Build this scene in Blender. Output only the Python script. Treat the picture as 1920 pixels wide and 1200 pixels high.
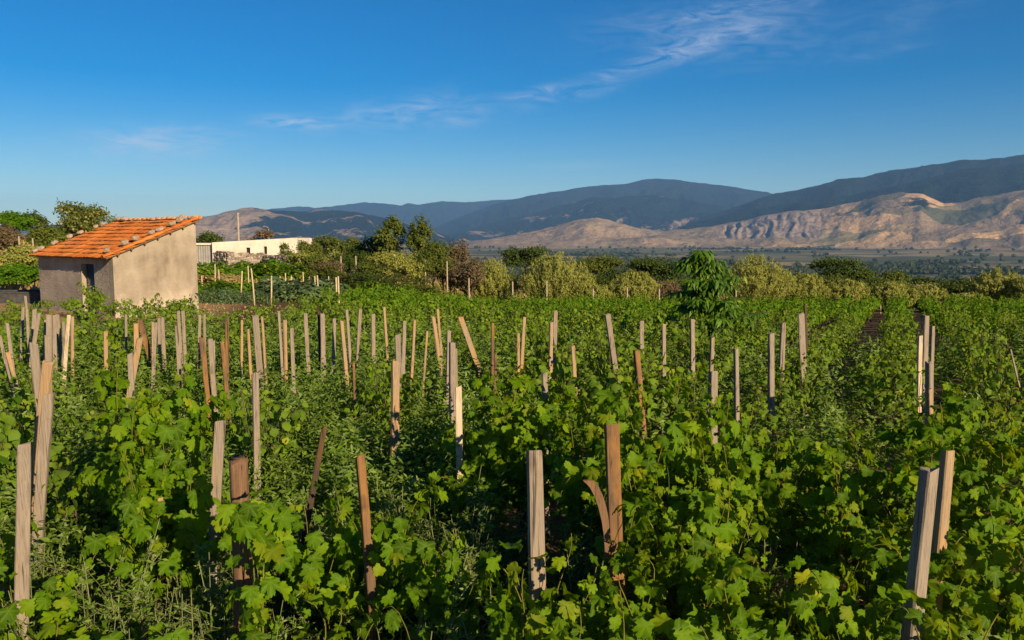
import bpy, math, random
import numpy as np
from mathutils import Vector, Matrix

# ------------------------------------------------------------------ scene, camera, sky, sun
scene = bpy.context.scene
for o in list(bpy.data.objects):
    bpy.data.objects.remove(o)
col = scene.collection

CAMZ = 2.7
FPX = 1493.0           # focal length in photo pixels (1920 wide)
HOR = 445.0            # photo row of the horizon
PITCH = math.atan((600 - HOR) / FPX)
cam_d = bpy.data.cameras.new('camera')
cam_d.sensor_width = 36.0
cam_d.lens = FPX / 1920 * 36.0
cam_d.clip_start = 0.05
cam_d.clip_end = 80000
cam = bpy.data.objects.new('camera', cam_d)
cam.location = (0, 0, CAMZ)
cam.rotation_euler = (math.pi / 2 - PITCH, 0, 0)
col.objects.link(cam)
scene.camera = cam

SUN_EL = math.radians(20)
SUN_AZ = math.radians(142.0)        # clockwise from +Y
SUN = np.array([math.cos(SUN_EL) * math.sin(SUN_AZ), math.cos(SUN_EL) * math.cos(SUN_AZ), math.sin(SUN_EL)])

world = bpy.data.worlds.new('World')
scene.world = world
world.use_nodes = True
SKY_STRENGTH = 0.054

sun_d = bpy.data.lights.new('sun', 'SUN')
sun_d.energy = 5.0
sun_d.angle = math.radians(0.53)
sun_d.color = (1.0, 0.80, 0.54)
sun_o = bpy.data.objects.new('sun', sun_d)
sun_o.rotation_euler = Vector(SUN).to_track_quat('Z', 'Y').to_euler()
sun_o.location = tuple(SUN * 50)
col.objects.link(sun_o)

vs = scene.view_settings
vs.view_transform = 'Standard'
vs.look = 'None'
vs.exposure = 0.85
vs.gamma = 1.0
vs.use_curve_mapping = False
cy = scene.cycles
cy.use_denoising = True
cy.max_bounces = 7
cy.diffuse_bounces = 3
cy.glossy_bounces = 2
cy.transmission_bounces = 4
cy.transparent_max_bounces = 6
cy.volume_bounces = 1
cy.use_adaptive_sampling = True
cy.adaptive_threshold = 0.015


class NT:
    """small node-tree helper"""
    def __init__(self, tree):
        self.t = tree
        tree.nodes.clear()

    def n(self, typ, **kw):
        nd = self.t.nodes.new(typ)
        for k, v in kw.items():
            if k.startswith('i_'):
                key = k[2:]
                key = int(key) if key.isdigit() else key.replace('_', ' ')
                nd.inputs[key].default_value = v
            else:
                setattr(nd, k, v)
        return nd

    def l(self, a, ao, b, bi):
        self.t.links.new(a.outputs[ao], b.inputs[bi])

    def math(self, op, a, b=None, clamp=False):
        nd = self.t.nodes.new('ShaderNodeMath')
        nd.operation = op
        nd.use_clamp = clamp
        for i, v in enumerate((a, b)):
            if v is None:
                continue
            if isinstance(v, (int, float)):
                nd.inputs[i].default_value = v
            else:
                self.t.links.new(v, nd.inputs[i])
        return nd.outputs[0]

    def mix(self, fac, a, b, blend='MIX'):
        nd = self.t.nodes.new('ShaderNodeMix')
        nd.data_type = 'RGBA'
        nd.blend_type = blend
        nd.clamp_factor = True
        for sock, v in ((nd.inputs[0], fac), (nd.inputs[6], a), (nd.inputs[7], b)):
            if isinstance(v, (int, float)):
                sock.default_value = v
            elif isinstance(v, tuple):
                sock.default_value = (*v, 1.0) if len(v) == 3 else v
            else:
                self.t.links.new(v, sock)
        return nd.outputs[2]

    def noise(self, vec, scale, detail=4, rough=0.55, dist=0.0):
        nd = self.t.nodes.new('ShaderNodeTexNoise')
        nd.inputs['Scale'].default_value = scale
        nd.inputs['Detail'].default_value = detail
        nd.inputs['Roughness'].default_value = rough
        nd.inputs['Distortion'].default_value = dist
        if vec is not None:
            self.t.links.new(vec, nd.inputs['Vector'])
        return nd.outputs[0]

    def ramp(self, fac, stops):
        nd = self.t.nodes.new('ShaderNodeValToRGB')
        el = nd.color_ramp.elements
        while len(el) < len(stops):
            el.new(0.5)
        for e, (p, c) in zip(el, stops):
            e.position = p
            if isinstance(c, (int, float)):
                c = (c, c, c)
            e.color = (*c, 1.0)
        self.t.links.new(fac, nd.inputs[0])
        return nd.outputs[0]

    def mapping(self, vec, scale=(1, 1, 1), loc=(0, 0, 0), rot=(0, 0, 0)):
        nd = self.t.nodes.new('ShaderNodeMapping')
        nd.inputs['Scale'].default_value = scale
        nd.inputs['Location'].default_value = loc
        nd.inputs['Rotation'].default_value = rot
        self.t.links.new(vec, nd.inputs['Vector'])
        return nd.outputs[0]

    def bump(self, height, strength=0.3, dist=0.02):
        nd = self.t.nodes.new('ShaderNodeBump')
        nd.inputs['Strength'].default_value = strength
        nd.inputs['Distance'].default_value = dist
        self.t.links.new(height, nd.inputs['Height'])
        return nd.outputs[0]


def ray(px, py):
    """unit direction in the world of a photo pixel"""
    v = np.array([(px - 960) / FPX, 1.0, -(py - 600) / FPX])
    c, s = math.cos(PITCH), math.sin(PITCH)
    w = np.array([v[0], v[1] * c + v[2] * s, -v[1] * s + v[2] * c])
    return w / np.linalg.norm(w)


def azel(px, py):
    d = ray(px, py)
    return math.atan2(d[0], d[1]), d[2] / math.hypot(d[0], d[1])


def at_z(px, py, z):
    d = ray(px, py)
    t = (z - CAMZ) / d[2]
    return np.array([0, 0, CAMZ]) + d * t


def at_y(px, py, y):
    d = ray(px, py)
    return np.array([0, 0, CAMZ]) + d * (y / d[1])


# world: Nishita sky plus thin cirrus wisps, all by direction
def build_world():
    w = NT(world.node_tree)
    out = w.n('ShaderNodeOutputWorld')
    bg = w.n('ShaderNodeBackground')
    bg.inputs['Strength'].default_value = SKY_STRENGTH
    sky = w.n('ShaderNodeTexSky')
    sky.sky_type = 'NISHITA'
    sky.sun_disc = False
    sky.sun_elevation = SUN_EL
    sky.sun_rotation = SUN_AZ
    sky.altitude = 300
    sky.air_density = 1.0
    sky.dust_density = 0.1
    sky.ozone_density = 4.0
    hs = w.n('ShaderNodeHueSaturation')
    hs.inputs['Saturation'].default_value = 1.52
    hs.inputs['Hue'].default_value = 0.506
    w.l(sky, 0, hs, 'Color')
    tc = w.n('ShaderNodeTexCoord')
    sep = w.n('ShaderNodeSeparateXYZ')
    w.l(tc, 'Generated', sep, 0)
    x, y, z = sep.outputs
    az = w.math('ARCTAN2', x, y)
    el = w.math('ARCSINE', z)
    comb = w.n('ShaderNodeCombineXYZ')
    w.t.links.new(az, comb.inputs[0])
    w.t.links.new(el, comb.inputs[1])
    base = comb.outputs[0]
    # wisps: (px, py, half width px, half height px, tilt deg, strength)
    wisps = [(1220, 118, 250, 16, 17, 0.5), (1390, 45, 190, 46, 8, 0.3), (1620, 55, 150, 26, 12, 0.3),
             (1330, 20, 170, 26, 6, 0.36), (1120, 172, 50, 9, 8, 0.5), (745, 208, 110, 26, 8, 1.0),
             (548, 229, 60, 12, -2, 0.9), (270, 272, 120, 24, 6, 1.0), (870, 220, 40, 14, 10, 0.8),
             (1640, 100, 70, 10, 7, 0.25), (1085, 311, 70, 7, 1, 0.28), (1030, 165, 100, 9, 12, 0.4)]
    n1 = w.noise(w.mapping(base, scale=(16, 60, 1), rot=(0, 0, -0.2)), 1.0, 7, 0.62, 1.6)
    n2 = w.noise(w.mapping(base, scale=(5, 14, 1), loc=(3, 1, 0), rot=(0, 0, -0.2)), 1.0, 4, 0.5, 0.6)
    streak = w.math('MULTIPLY', w.ramp(n1, [(0.36, 0.0), (0.72, 1.0)]), w.ramp(n2, [(0.3, 0.25), (0.6, 1.0)]))
    total = None
    for (px, py, hw, hh, tilt, s) in wisps:
        a0, te = azel(px, py)
        e0 = math.atan(te)
        ra, re = hw / FPX, hh / FPX
        c, sn = math.cos(math.radians(tilt)), math.sin(math.radians(tilt))
        da = w.math('SUBTRACT', az, a0)
        de = w.math('SUBTRACT', el, e0)
        u = w.math('DIVIDE', w.math('ADD', w.math('MULTIPLY', da, c), w.math('MULTIPLY', de, sn)), ra)
        v = w.math('DIVIDE', w.math('SUBTRACT', w.math('MULTIPLY', de, c), w.math('MULTIPLY', da, sn)), re)
        r2 = w.math('ADD', w.math('MULTIPLY', u, u), w.math('MULTIPLY', v, v))
        g = w.math('MULTIPLY', w.math('POWER', 2.718, w.math('MULTIPLY', r2, -1.0)), s)
        total = g if total is None else w.math('ADD', total, g)
    fac = w.math('MULTIPLY', w.math('MULTIPLY', streak, total), 0.95, clamp=True)
    c = w.mix(fac, hs.outputs[0], (6.0, 6.8, 8.2))
    w.t.links.new(c, bg.inputs['Color'])
    w.l(bg, 0, out, 'Surface')


build_world()

# ------------------------------------------------------------------ numpy helpers
rng = np.random.default_rng(11)
random.seed(5)


def _hash(ix, iy, seed):
    h = (ix.astype(np.int64) * 374761393 + iy.astype(np.int64) * 668265263 + seed * 974634777) & 0xFFFFFFFF
    h = ((h ^ (h >> 13)) * 1274126177) & 0xFFFFFFFF
    return h ^ (h >> 16)


def perlin(x, y, seed=0):
    x = np.asarray(x, float); y = np.asarray(y, float)
    x, y = np.broadcast_arrays(x, y)
    x0 = np.floor(x); y0 = np.floor(y)
    fx, fy = x - x0, y - y0
    u = fx * fx * fx * (fx * (fx * 6 - 15) + 10)
    v = fy * fy * fy * (fy * (fy * 6 - 15) + 10)
    def g(ix, iy, dx, dy):
        a = (_hash(ix, iy, seed) & 1023) * (2 * math.pi / 1024)
        return np.cos(a) * dx + np.sin(a) * dy
    n00 = g(x0, y0, fx, fy); n10 = g(x0 + 1, y0, fx - 1, fy)
    n01 = g(x0, y0 + 1, fx, fy - 1); n11 = g(x0 + 1, y0 + 1, fx - 1, fy - 1)
    return 1.5 * ((n00 * (1 - u) + n10 * u) * (1 - v) + (n01 * (1 - u) + n11 * u) * v)


def fbm(x, y, octs=4, seed=0, gain=0.5):
    s = 0; a = 1.0; f = 1.0
    for i in range(octs):
        s = s + a * perlin(x * f, y * f, seed + i * 17)
        a *= gain; f *= 2.03
    return s


def ridged(x, y, octs=4, seed=0, gain=0.5):
    s = 0; a = 1.0; f = 1.0
    for i in range(octs):
        s = s + a * (1 - np.abs(perlin(x * f, y * f, seed + i * 13)) * 2)
        a *= gain; f *= 2.1
    return s


def sstep(a, b, x):
    t = np.clip((np.asarray(x, float) - a) / (b - a), 0, 1)
    return t * t * (3 - 2 * t)


def mk_mesh(name, V, F, attrs=None, smooth=True, mat=None):
    """V (n,3); F list of int arrays (m,k)"""
    me = bpy.data.meshes.new(name)
    V = np.ascontiguousarray(V, dtype=np.float32)
    if isinstance(F, np.ndarray):
        F = [F]
    F = [np.asarray(f, dtype=np.int32) for f in F if len(f)]
    nl = sum(f.size for f in F); nf = sum(len(f) for f in F)
    me.vertices.add(len(V)); me.loops.add(nl); me.polygons.add(nf)
    me.vertices.foreach_set('co', V.ravel())
    me.loops.foreach_set('vertex_index', np.concatenate([f.ravel() for f in F]))
    cnt = np.concatenate([np.full(len(f), f.shape[1], np.int32) for f in F])
    st = np.concatenate([[0], np.cumsum(cnt)[:-1]]).astype(np.int32)
    me.polygons.foreach_set('loop_start', st)
    me.polygons.foreach_set('use_smooth', np.full(nf, smooth, dtype=bool))
    if attrs:
        for k, a in attrs.items():
            at = me.attributes.new(k, 'FLOAT', 'POINT')
            at.data.foreach_set('value', np.ascontiguousarray(a, dtype=np.float32))
    me.update(calc_edges=True)
    if mat is not None:
        me.materials.append(mat)
    return me


def obj(name, me, parent=None, loc=None, rotz=None):
    o = bpy.data.objects.new(name, me)
    col.objects.link(o)
    if parent is not None:
        o.parent = parent
    if loc is not None:
        o.location = tuple(float(v) for v in loc)
    if rotz is not None:
        o.rotation_euler = (0, 0, rotz)
    return o


def tag(o, label, cat, group=None):
    o['label'] = label
    o['category'] = cat
    if group:
        o['group'] = group
    return o


def thing(name, label, cat, loc=(0, 0, 0), rotz=0.0, group=None):
    o = bpy.data.objects.new(name, None)
    o.empty_display_size = 0.2
    col.objects.link(o)
    o.location = tuple(float(v) for v in loc)
    o.rotation_euler = (0, 0, rotz)
    return tag(o, label, cat, group)


def stuff(o):
    o['kind'] = 'stuff'
    return o


def struct(o):
    o['kind'] = 'structure'
    return o


class Acc:
    def __init__(self):
        self.V = []; self.F = {}; self.A = {}; self.n = 0

    def add(self, V, F, **attrs):
        V = np.asarray(V, float)
        F = np.asarray(F, int)
        self.V.append(V)
        self.F.setdefault(F.shape[1], []).append(F + self.n)
        for k, a in attrs.items():
            a = np.broadcast_to(np.asarray(a, float), (len(V),))
            self.A.setdefault(k, []).append(a)
        self.n += len(V)

    def box(self, x0, x1, y0, y1, z0, z1, **at):
        V = [(x, y, z) for z in (z0, z1) for y in (y0, y1) for x in (x0, x1)]
        F = [(0, 2, 3, 1), (4, 5, 7, 6), (0, 1, 5, 4), (2, 6, 7, 3), (0, 4, 6, 2), (1, 3, 7, 5)]
        self.add(V, F, **at)

    def tube(self, P, R, sides=6, cap=True, **at):
        P = np.asarray(P, float); R = np.broadcast_to(np.asarray(R, float), (len(P),))
        T = np.gradient(P, axis=0)
        T /= np.linalg.norm(T, axis=1)[:, None] + 1e-9
        up = np.array([0.31, 0.17, 0.93])
        if abs(T[0] @ up) > 0.9:
            up = np.array([0.9, 0.3, 0.1])
        A = np.cross(T, up); A /= np.linalg.norm(A, axis=1)[:, None] + 1e-9
        B = np.cross(T, A)
        ang = np.arange(sides) * 2 * math.pi / sides
        V = (P[:, None] + R[:, None, None] * (np.cos(ang)[None, :, None] * A[:, None] + np.sin(ang)[None, :, None] * B[:, None])).reshape(-1, 3)
        k = len(P)
        i = np.arange(k - 1)[:, None] * sides
        j = np.arange(sides)[None]
        j2 = (j + 1) % sides
        F = np.stack([i + j, i + j2, i + sides + j2, i + sides + j], -1).reshape(-1, 4)
        n0 = self.n
        self.add(V, F, **at)
        if cap:
            base = (k - 1) * sides
            tri = [(base, base + a, base + a + 1) for a in range(1, sides - 1)]
            tri += [(0, a + 1, a) for a in range(1, sides - 1)]
            self.F.setdefault(3, []).append(np.array(tri) + n0)

    def mesh(self, name, mat, smooth=True):
        V = np.concatenate(self.V)
        F = [np.concatenate(f) for f in self.F.values()]
        A = {k: np.concatenate(a) for k, a in self.A.items()}
        return mk_mesh(name, V, F, A, smooth, mat)


def norm(a):
    return a / (np.linalg.norm(a, axis=-1, keepdims=True) + 1e-9)


def frames(N, T):
    """columns X, Y(tip), Z(normal)"""
    Z = norm(N)
    Y = T - (T * Z).sum(-1, keepdims=True) * Z
    Y = norm(Y)
    X = np.cross(Y, Z)
    return np.stack([X, Y, Z], -1)


def leaf_cloud(acc, tmpl, P, N, T, S, rnd, yel=None):
    tv, tf, tvein = tmpl
    k = len(P)
    if k == 0:
        return
    R = frames(N, T)
    V = P[:, None] + S[:, None, None] * np.einsum('kij,nj->kni', R, tv)
    F = (tf[None] + (np.arange(k) * len(tv))[:, None, None]).reshape(-1, tf.shape[1])
    if yel is None:
        yel = np.zeros(k)
    ex = dict(lu=np.tile(tv[:, 0], k), lv=np.tile(tv[:, 1], k)) if len(tv) > 20 else {}
    acc.add(V.reshape(-1, 3), F, rnd=np.repeat(rnd, len(tv)), yel=np.repeat(yel, len(tv)), vein=np.tile(tvein, k), **ex)


# ------------------------------------------------------------------ materials
MATS = {}


def new_mat(name):
    m = bpy.data.materials.new(name)
    m.use_nodes = True
    MATS[name] = m
    w = NT(m.node_tree)
    out = w.n('ShaderNodeOutputMaterial')
    return m, w, out


def principled(w, out, color, rough=0.8, spec=0.3, normal=None):
    p = w.n('ShaderNodeBsdfPrincipled')
    if isinstance(color, tuple):
        p.inputs['Base Color'].default_value = (*color, 1)
    else:
        w.t.links.new(color, p.inputs['Base Color'])
    if isinstance(rough, (int, float)):
        p.inputs['Roughness'].default_value = rough
    else:
        w.t.links.new(rough, p.inputs['Roughness'])
    p.inputs['Specular IOR Level'].default_value = spec
    if normal is not None:
        w.t.links.new(normal, p.inputs['Normal'])
    if out is not None:
        w.l(p, 0, out, 'Surface')
    return p


def leaf_mat(name, dark, mid, light, yellow, transl, trans_col, rough=0.45, spec=0.35, vein=0.25, lines=False):
    m, w, out = new_mat(name)
    a = w.n('ShaderNodeAttribute', attribute_name='rnd').outputs['Fac']
    yl = w.n('ShaderNodeAttribute', attribute_name='yel').outputs['Fac']
    vn = w.n('ShaderNodeAttribute', attribute_name='vein').outputs['Fac']
    oi = w.n('ShaderNodeObjectInfo').outputs['Random']
    r = w.math('FRACT', w.math('ADD', a, oi))
    c = w.ramp(r, [(0.0, dark), (0.55, mid), (1.0, light)])
    geo = w.n('ShaderNodeNewGeometry')
    nz = w.noise(geo.outputs['Position'], 22.0, 2, 0.6)
    c = w.mix(w.math('MULTIPLY', nz, 0.35), c, light)
    c = w.mix(w.math('MULTIPLY', vn, vein), c, light)
    c = w.mix(w.math('MULTIPLY', yl, 0.9), c, yellow)
    if lines:
        lu = w.n('ShaderNodeAttribute', attribute_name='lu').outputs['Fac']
        lv = w.math('SUBTRACT', w.n('ShaderNodeAttribute', attribute_name='lv').outputs['Fac'], 0.144)
        au = w.math('ABSOLUTE', lu)
        dist = None
        for deg in (0.0, 53.0, 110.0):
            sn, cs = math.sin(math.radians(deg)), math.cos(math.radians(deg))
            # distance from the vein ray through the petiole point
            dd = w.math('ABSOLUTE', w.math('SUBTRACT', w.math('MULTIPLY', au, cs), w.math('MULTIPLY', lv, sn)))
            dist = dd if dist is None else w.math('MINIMUM', dist, dd)
        ln = w.ramp(dist, [(0.008, 1.0), (0.034, 0.0)])
        c = w.mix(w.math('MULTIPLY', ln, 0.3), c, (0.20, 0.27, 0.05))
        blot = w.noise(geo.outputs['Position'], 60.0, 3, 0.6)
        c = w.mix(w.ramp(blot, [(0.55, 0.0), (0.75, 0.35)]), c, dark)
    back = w.mix(geo.outputs['Backfacing'], c, w.mix(0.35, c, light))
    p = principled(w, None, back, rough, spec)
    tr = w.n('ShaderNodeBsdfTranslucent')
    tc = w.mix(yl, w.mix(0.5, c, trans_col), yellow)
    w.t.links.new(tc, tr.inputs['Color'])
    mx = w.n('ShaderNodeMixShader')
    mx.inputs[0].default_value = transl
    w.l(p, 0, mx, 1)
    w.l(tr, 0, mx, 2)
    w.l(mx, 0, out, 'Surface')
    return m


M_VINE = leaf_mat('vine_leaf', (0.018, 0.060, 0.002), (0.066, 0.160, 0.002), (0.165, 0.270, 0.004), (0.38, 0.38, 0.012), 0.42, (0.40, 0.48, 0.006), 0.55, 0.09, 0.2, True)
M_VINEFAR = leaf_mat('vine_leaf_field', (0.024, 0.074, 0.004), (0.060, 0.145, 0.006), (0.120, 0.215, 0.012), (0.32, 0.34, 0.03), 0.38, (0.26, 0.38, 0.012), 0.8, 0.05)
M_WEED = leaf_mat('weed_leaf', (0.046, 0.105, 0.009), (0.105, 0.185, 0.016), (0.185, 0.265, 0.040), (0.30, 0.38, 0.13), 0.40, (0.34, 0.42, 0.05), 0.8, 0.06)
M_OLIVE = leaf_mat('pale_bush_leaf', (0.105, 0.125, 0.016), (0.200, 0.215, 0.032), (0.330, 0.330, 0.070), (0.42, 0.41, 0.15), 0.34, (0.34, 0.34, 0.04), 0.7, 0.15)
M_TREE = leaf_mat('tree_leaf', (0.030, 0.050, 0.007), (0.068, 0.095, 0.011), (0.140, 0.160, 0.020), (0.38, 0.32, 0.12), 0.30, (0.20, 0.22, 0.015), 0.65, 0.15)
M_DARK = leaf_mat('dark_tree_leaf', (0.018, 0.034, 0.006), (0.038, 0.064, 0.009), (0.075, 0.105, 0.014), (0.20, 0.17, 0.05), 0.26, (0.12, 0.15, 0.012), 0.7, 0.12)
M_RUST = leaf_mat('rusty_shrub_leaf', (0.055, 0.038, 0.020), (0.11, 0.075, 0.036), (0.16, 0.125, 0.06), (0.24, 0.14, 0.07), 0.25, (0.20, 0.14, 0.05), 0.7, 0.15)
M_PEACH = leaf_mat('long_leaf', (0.030, 0.078, 0.006), (0.054, 0.130, 0.007), (0.110, 0.200, 0.010), (0.30, 0.36, 0.02), 0.36, (0.26, 0.38, 0.012), 0.5, 0.25)
M_GARDEN = leaf_mat('garden_leaf', (0.040, 0.085, 0.030), (0.080, 0.140, 0.050), (0.15, 0.21, 0.09), (0.30, 0.30, 0.06), 0.28, (0.15, 0.22, 0.06), 0.6, 0.2)
M_DRY = leaf_mat('dry_grass_blade', (0.20, 0.13, 0.045), (0.33, 0.22, 0.08), (0.45, 0.33, 0.14), (0.16, 0.17, 0.03), 0.25, (0.4, 0.3, 0.1), 0.8, 0.1)


def wood_mat(name, base, fresh, dark, fresh_amt):
    m, w, out = new_mat(name)
    tc = w.n('ShaderNodeTexCoord').outputs['Object']
    oi = w.n('ShaderNodeObjectInfo').outputs['Random']
    off = w.n('ShaderNodeVectorMath', operation='ADD')
    cmb = w.n('ShaderNodeCombineXYZ')
    for i in range(3):
        w.t.links.new(w.math('MULTIPLY', oi, 37.0 + 11 * i), cmb.inputs[i])
    w.t.links.new(tc, off.inputs[0]); w.l(cmb, 0, off, 1)
    v = off.outputs[0]
    grain = w.noise(w.mapping(v, scale=(120, 120, 4.0)), 1.0, 6, 0.7, 1.2)
    blot = w.noise(w.mapping(v, scale=(7, 7, 2.2)), 1.0, 4, 0.6, 0.3)
    c = w.ramp(grain, [(0.25, dark), (0.5, base), (0.78, tuple(min(1, b * 1.35) for b in base))])
    c = w.mix(w.ramp(blot, [(0.62 - fresh_amt * 0.45, 0.0), (0.82 - fresh_amt * 0.35, 1.0)]), c, w.mix(grain, tuple(f * 0.6 for f in fresh), fresh))
    stain = w.noise(w.mapping(v, scale=(9, 9, 4), loc=(5, 2, 1)), 1.0, 3, 0.6)
    c = w.mix(w.ramp(stain, [(0.60, 0.0), (0.74, 0.65)]), c, dark)
    crack = w.noise(w.mapping(v, scale=(60, 60, 1.2)), 1.0, 3, 0.5, 0.6)
    c = w.mix(w.ramp(crack, [(0.30, 0.85), (0.37, 0.0)]), c, tuple(d * 0.35 for d in dark))
    principled(w, out, c, 0.85, 0.15, w.bump(w.math('ADD', grain, w.math('MULTIPLY', crack, 0.8)), 0.6, 0.006))
    return m


WOOD = {
    'grey': wood_mat('weathered_grey_wood', (0.235, 0.190, 0.143), (0.35, 0.25, 0.14), (0.085, 0.064, 0.046), 0.10),
    'tan': wood_mat('tan_split_wood', (0.29, 0.205, 0.125), (0.44, 0.26, 0.11), (0.11, 0.07, 0.04), 0.40),
    'brown': wood_mat('brown_split_wood', (0.125, 0.078, 0.044), (0.34, 0.165, 0.05), (0.036, 0.023, 0.015), 0.38),
    'pale': wood_mat('pale_bleached_wood', (0.46, 0.37, 0.26), (0.52, 0.38, 0.22), (0.22, 0.16, 0.10), 0.25),
    'dark': wood_mat('blackened_wood', (0.060, 0.042, 0.028), (0.15, 0.075, 0.03), (0.016, 0.012, 0.009), 0.25),
    'bark': wood_mat('rough_bark_wood', (0.16, 0.092, 0.050), (0.26, 0.14, 0.07), (0.035, 0.022, 0.014), 0.3),
}


def trunk_mat(name, a, b):
    m, w, out = new_mat(name)
    tc = w.n('ShaderNodeTexCoord').outputs['Object']
    g = w.noise(w.mapping(tc, scale=(30, 30, 7)), 1.0, 4, 0.6, 0.5)
    principled(w, out, w.ramp(g, [(0.3, a), (0.7, b)]), 0.9, 0.1, w.bump(g, 0.8, 0.01))
    return m


M_TRUNK = trunk_mat('trunk_bark', (0.035, 0.025, 0.018), (0.12, 0.09, 0.065))
M_SHOOT = trunk_mat('green_shoot', (0.06, 0.09, 0.012), (0.20, 0.16, 0.035))
M_STEM = trunk_mat('weed_stem', (0.10, 0.13, 0.05), (0.22, 0.22, 0.10))


def simple_mat(name, a, b, scale=8.0, rough=0.85, spec=0.2, bump=0.3, bdist=0.01, detail=5):
    m, w, out = new_mat(name)
    tc = w.n('ShaderNodeTexCoord').outputs['Object']
    g = w.noise(tc, scale, detail, 0.6)
    principled(w, out, w.ramp(g, [(0.3, a), (0.7, b)]), rough, spec, w.bump(g, bump, bdist))
    return m


def plaster_mat(name, light, mid, dark, scratch, streak_low):
    m, w, out = new_mat(name)
    tc = w.n('ShaderNodeTexCoord').outputs['Object']
    sep = w.n('ShaderNodeSeparateXYZ'); w.t.links.new(tc, sep.inputs[0])
    big = w.noise(w.mapping(tc, scale=(0.9, 0.9, 0.9)), 1.0, 6, 0.62, 0.4)
    streak = w.noise(w.mapping(tc, scale=(2.6, 2.6, 0.5), loc=(2, 7, 3)), 1.0, 5, 0.6, 0.2)
    fine = w.noise(tc, 26.0, 6, 0.7)
    c = w.ramp(big, [(0.28, dark), (0.5, mid), (0.72, light)])
    c = w.mix(w.ramp(streak, [(0.42, 0.0), (0.75, 0.6)]), c, light)
    c = w.mix(w.ramp(fine, [(0.45, 0.0), (0.75, 0.28)]), c, dark)
    # lime wash wiped low on the wall, with its own ragged outline
    low = w.math('SUBTRACT', streak_low, sep.outputs[2])
    edge = w.math('ADD', w.math('MULTIPLY', low, 0.9), w.math('MULTIPLY', w.math('SUBTRACT', w.noise(tc, 1.8, 5, 0.6, 0.5), 0.5), 2.4))
    c = w.mix(w.ramp(edge, [(0.35, 0.0), (0.75, 0.6)]), c, tuple(min(0.8, l * 1.12) for l in light))
    st = w.noise(w.mapping(tc, scale=(3.5, 3.5, 10), rot=(0.5, 0.3, 0.6)), 1.0, 5, 0.7, 1.2)
    h = w.math('ADD', w.math('MULTIPLY', st, scratch), w.math('MULTIPLY', fine, 0.25))
    principled(w, out, c, 0.95, 0.08, w.bump(h, 0.9, 0.06))
    return m


M_GABLE = plaster_mat('gable_plaster', (0.40, 0.335, 0.25), (0.28, 0.228, 0.165), (0.15, 0.118, 0.082), 0.35, 1.1)
M_ROUGH = plaster_mat('rough_front_plaster', (0.44, 0.37, 0.30), (0.35, 0.29, 0.23), (0.22, 0.18, 0.14), 1.3, 0.25)
M_WHITE = plaster_mat('whitewashed_plaster', (0.70, 0.64, 0.53), (0.62, 0.55, 0.44), (0.44, 0.38, 0.28), 0.2, 1.2)
M_GREYSHED = simple_mat('grey_shed_sheet', (0.20, 0.19, 0.17), (0.30, 0.28, 0.25), 3)
M_STONE = simple_mat('field_stone', (0.19, 0.14, 0.095), (0.42, 0.32, 0.22), 9, 0.95, 0.1, 0.8, 0.02)
M_WALLSTONE = None
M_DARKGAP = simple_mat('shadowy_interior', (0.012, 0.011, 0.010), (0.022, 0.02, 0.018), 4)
M_METAL = simple_mat('corrugated_blue_grey_metal', (0.045, 0.05, 0.058), (0.09, 0.098, 0.108), 5, 0.5, 0.4, 0.1)
M_TROUGH = simple_mat('shade_dark_concrete', (0.030, 0.030, 0.028), (0.075, 0.072, 0.065), 5)  # concrete colour darkened to carry the shade the trough stands in
M_CONC = simple_mat('dull_concrete', (0.14, 0.13, 0.115), (0.26, 0.24, 0.21), 5)
M_WATER = simple_mat('dark_water', (0.010, 0.014, 0.012), (0.018, 0.022, 0.018), 3, 0.08, 0.5, 0.05)
M_POLE = simple_mat('pale_cane', (0.36, 0.27, 0.15), (0.55, 0.44, 0.27), 12)
M_UPOLE = simple_mat('utility_pole_wood', (0.25, 0.19, 0.13), (0.40, 0.32, 0.23), 8)
M_GRAPE = simple_mat('dark_grape', (0.012, 0.006, 0.016), (0.045, 0.020, 0.045), 40, 0.5, 0.4, 0.0)
M_PUMP = simple_mat('orange_pumpkin', (0.55, 0.24, 0.03), (0.68, 0.36, 0.06), 6, 0.5, 0.3, 0.1)


def tile_mat():
    m, w, out = new_mat('terracotta_tile')
    geo = w.n('ShaderNodeNewGeometry')
    oi = w.n('ShaderNodeObjectInfo').outputs['Random']
    pos = geo.outputs['Position']
    g = w.noise(pos, 3.0, 6, 0.65, 0.3)
    f = w.noise(pos, 28.0, 4, 0.65)
    c = w.ramp(oi, [(0.0, (0.40, 0.105, 0.022)), (0.5, (0.52, 0.155, 0.028)), (1.0, (0.60, 0.205, 0.045))])
    c = w.mix(w.ramp(f, [(0.45, 0.0), (0.75, 0.45)]), c, (0.24, 0.085, 0.03))
    c = w.mix(w.ramp(g, [(0.55, 0.0), (0.72, 0.7)]), c, (0.13, 0.075, 0.045))
    principled(w, out, c, 0.85, 0.15, w.bump(f, 0.4, 0.006))
    return m


M_TILE = tile_mat()
M_RIDGE = simple_mat('weathered_ridge_tile', (0.34, 0.15, 0.06), (0.50, 0.33, 0.19), 7, 0.9, 0.1, 0.5)


def wallstone_mat():
    m, w, out = new_mat('dry_stone_wall_rock')
    a = w.n('ShaderNodeAttribute', attribute_name='rnd').outputs['Fac']
    geo = w.n('ShaderNodeNewGeometry')
    f = w.noise(geo.outputs['Position'], 9.0, 4, 0.6)
    c = w.ramp(a, [(0.0, (0.12, 0.095, 0.075)), (0.4, (0.30, 0.24, 0.18)), (1.0, (0.58, 0.50, 0.40))])
    c = w.mix(w.math('MULTIPLY', f, 0.5), c, (0.16, 0.13, 0.10))
    principled(w, out, c, 0.95, 0.1)
    return m


M_WALLSTONE = wallstone_mat()


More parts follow.
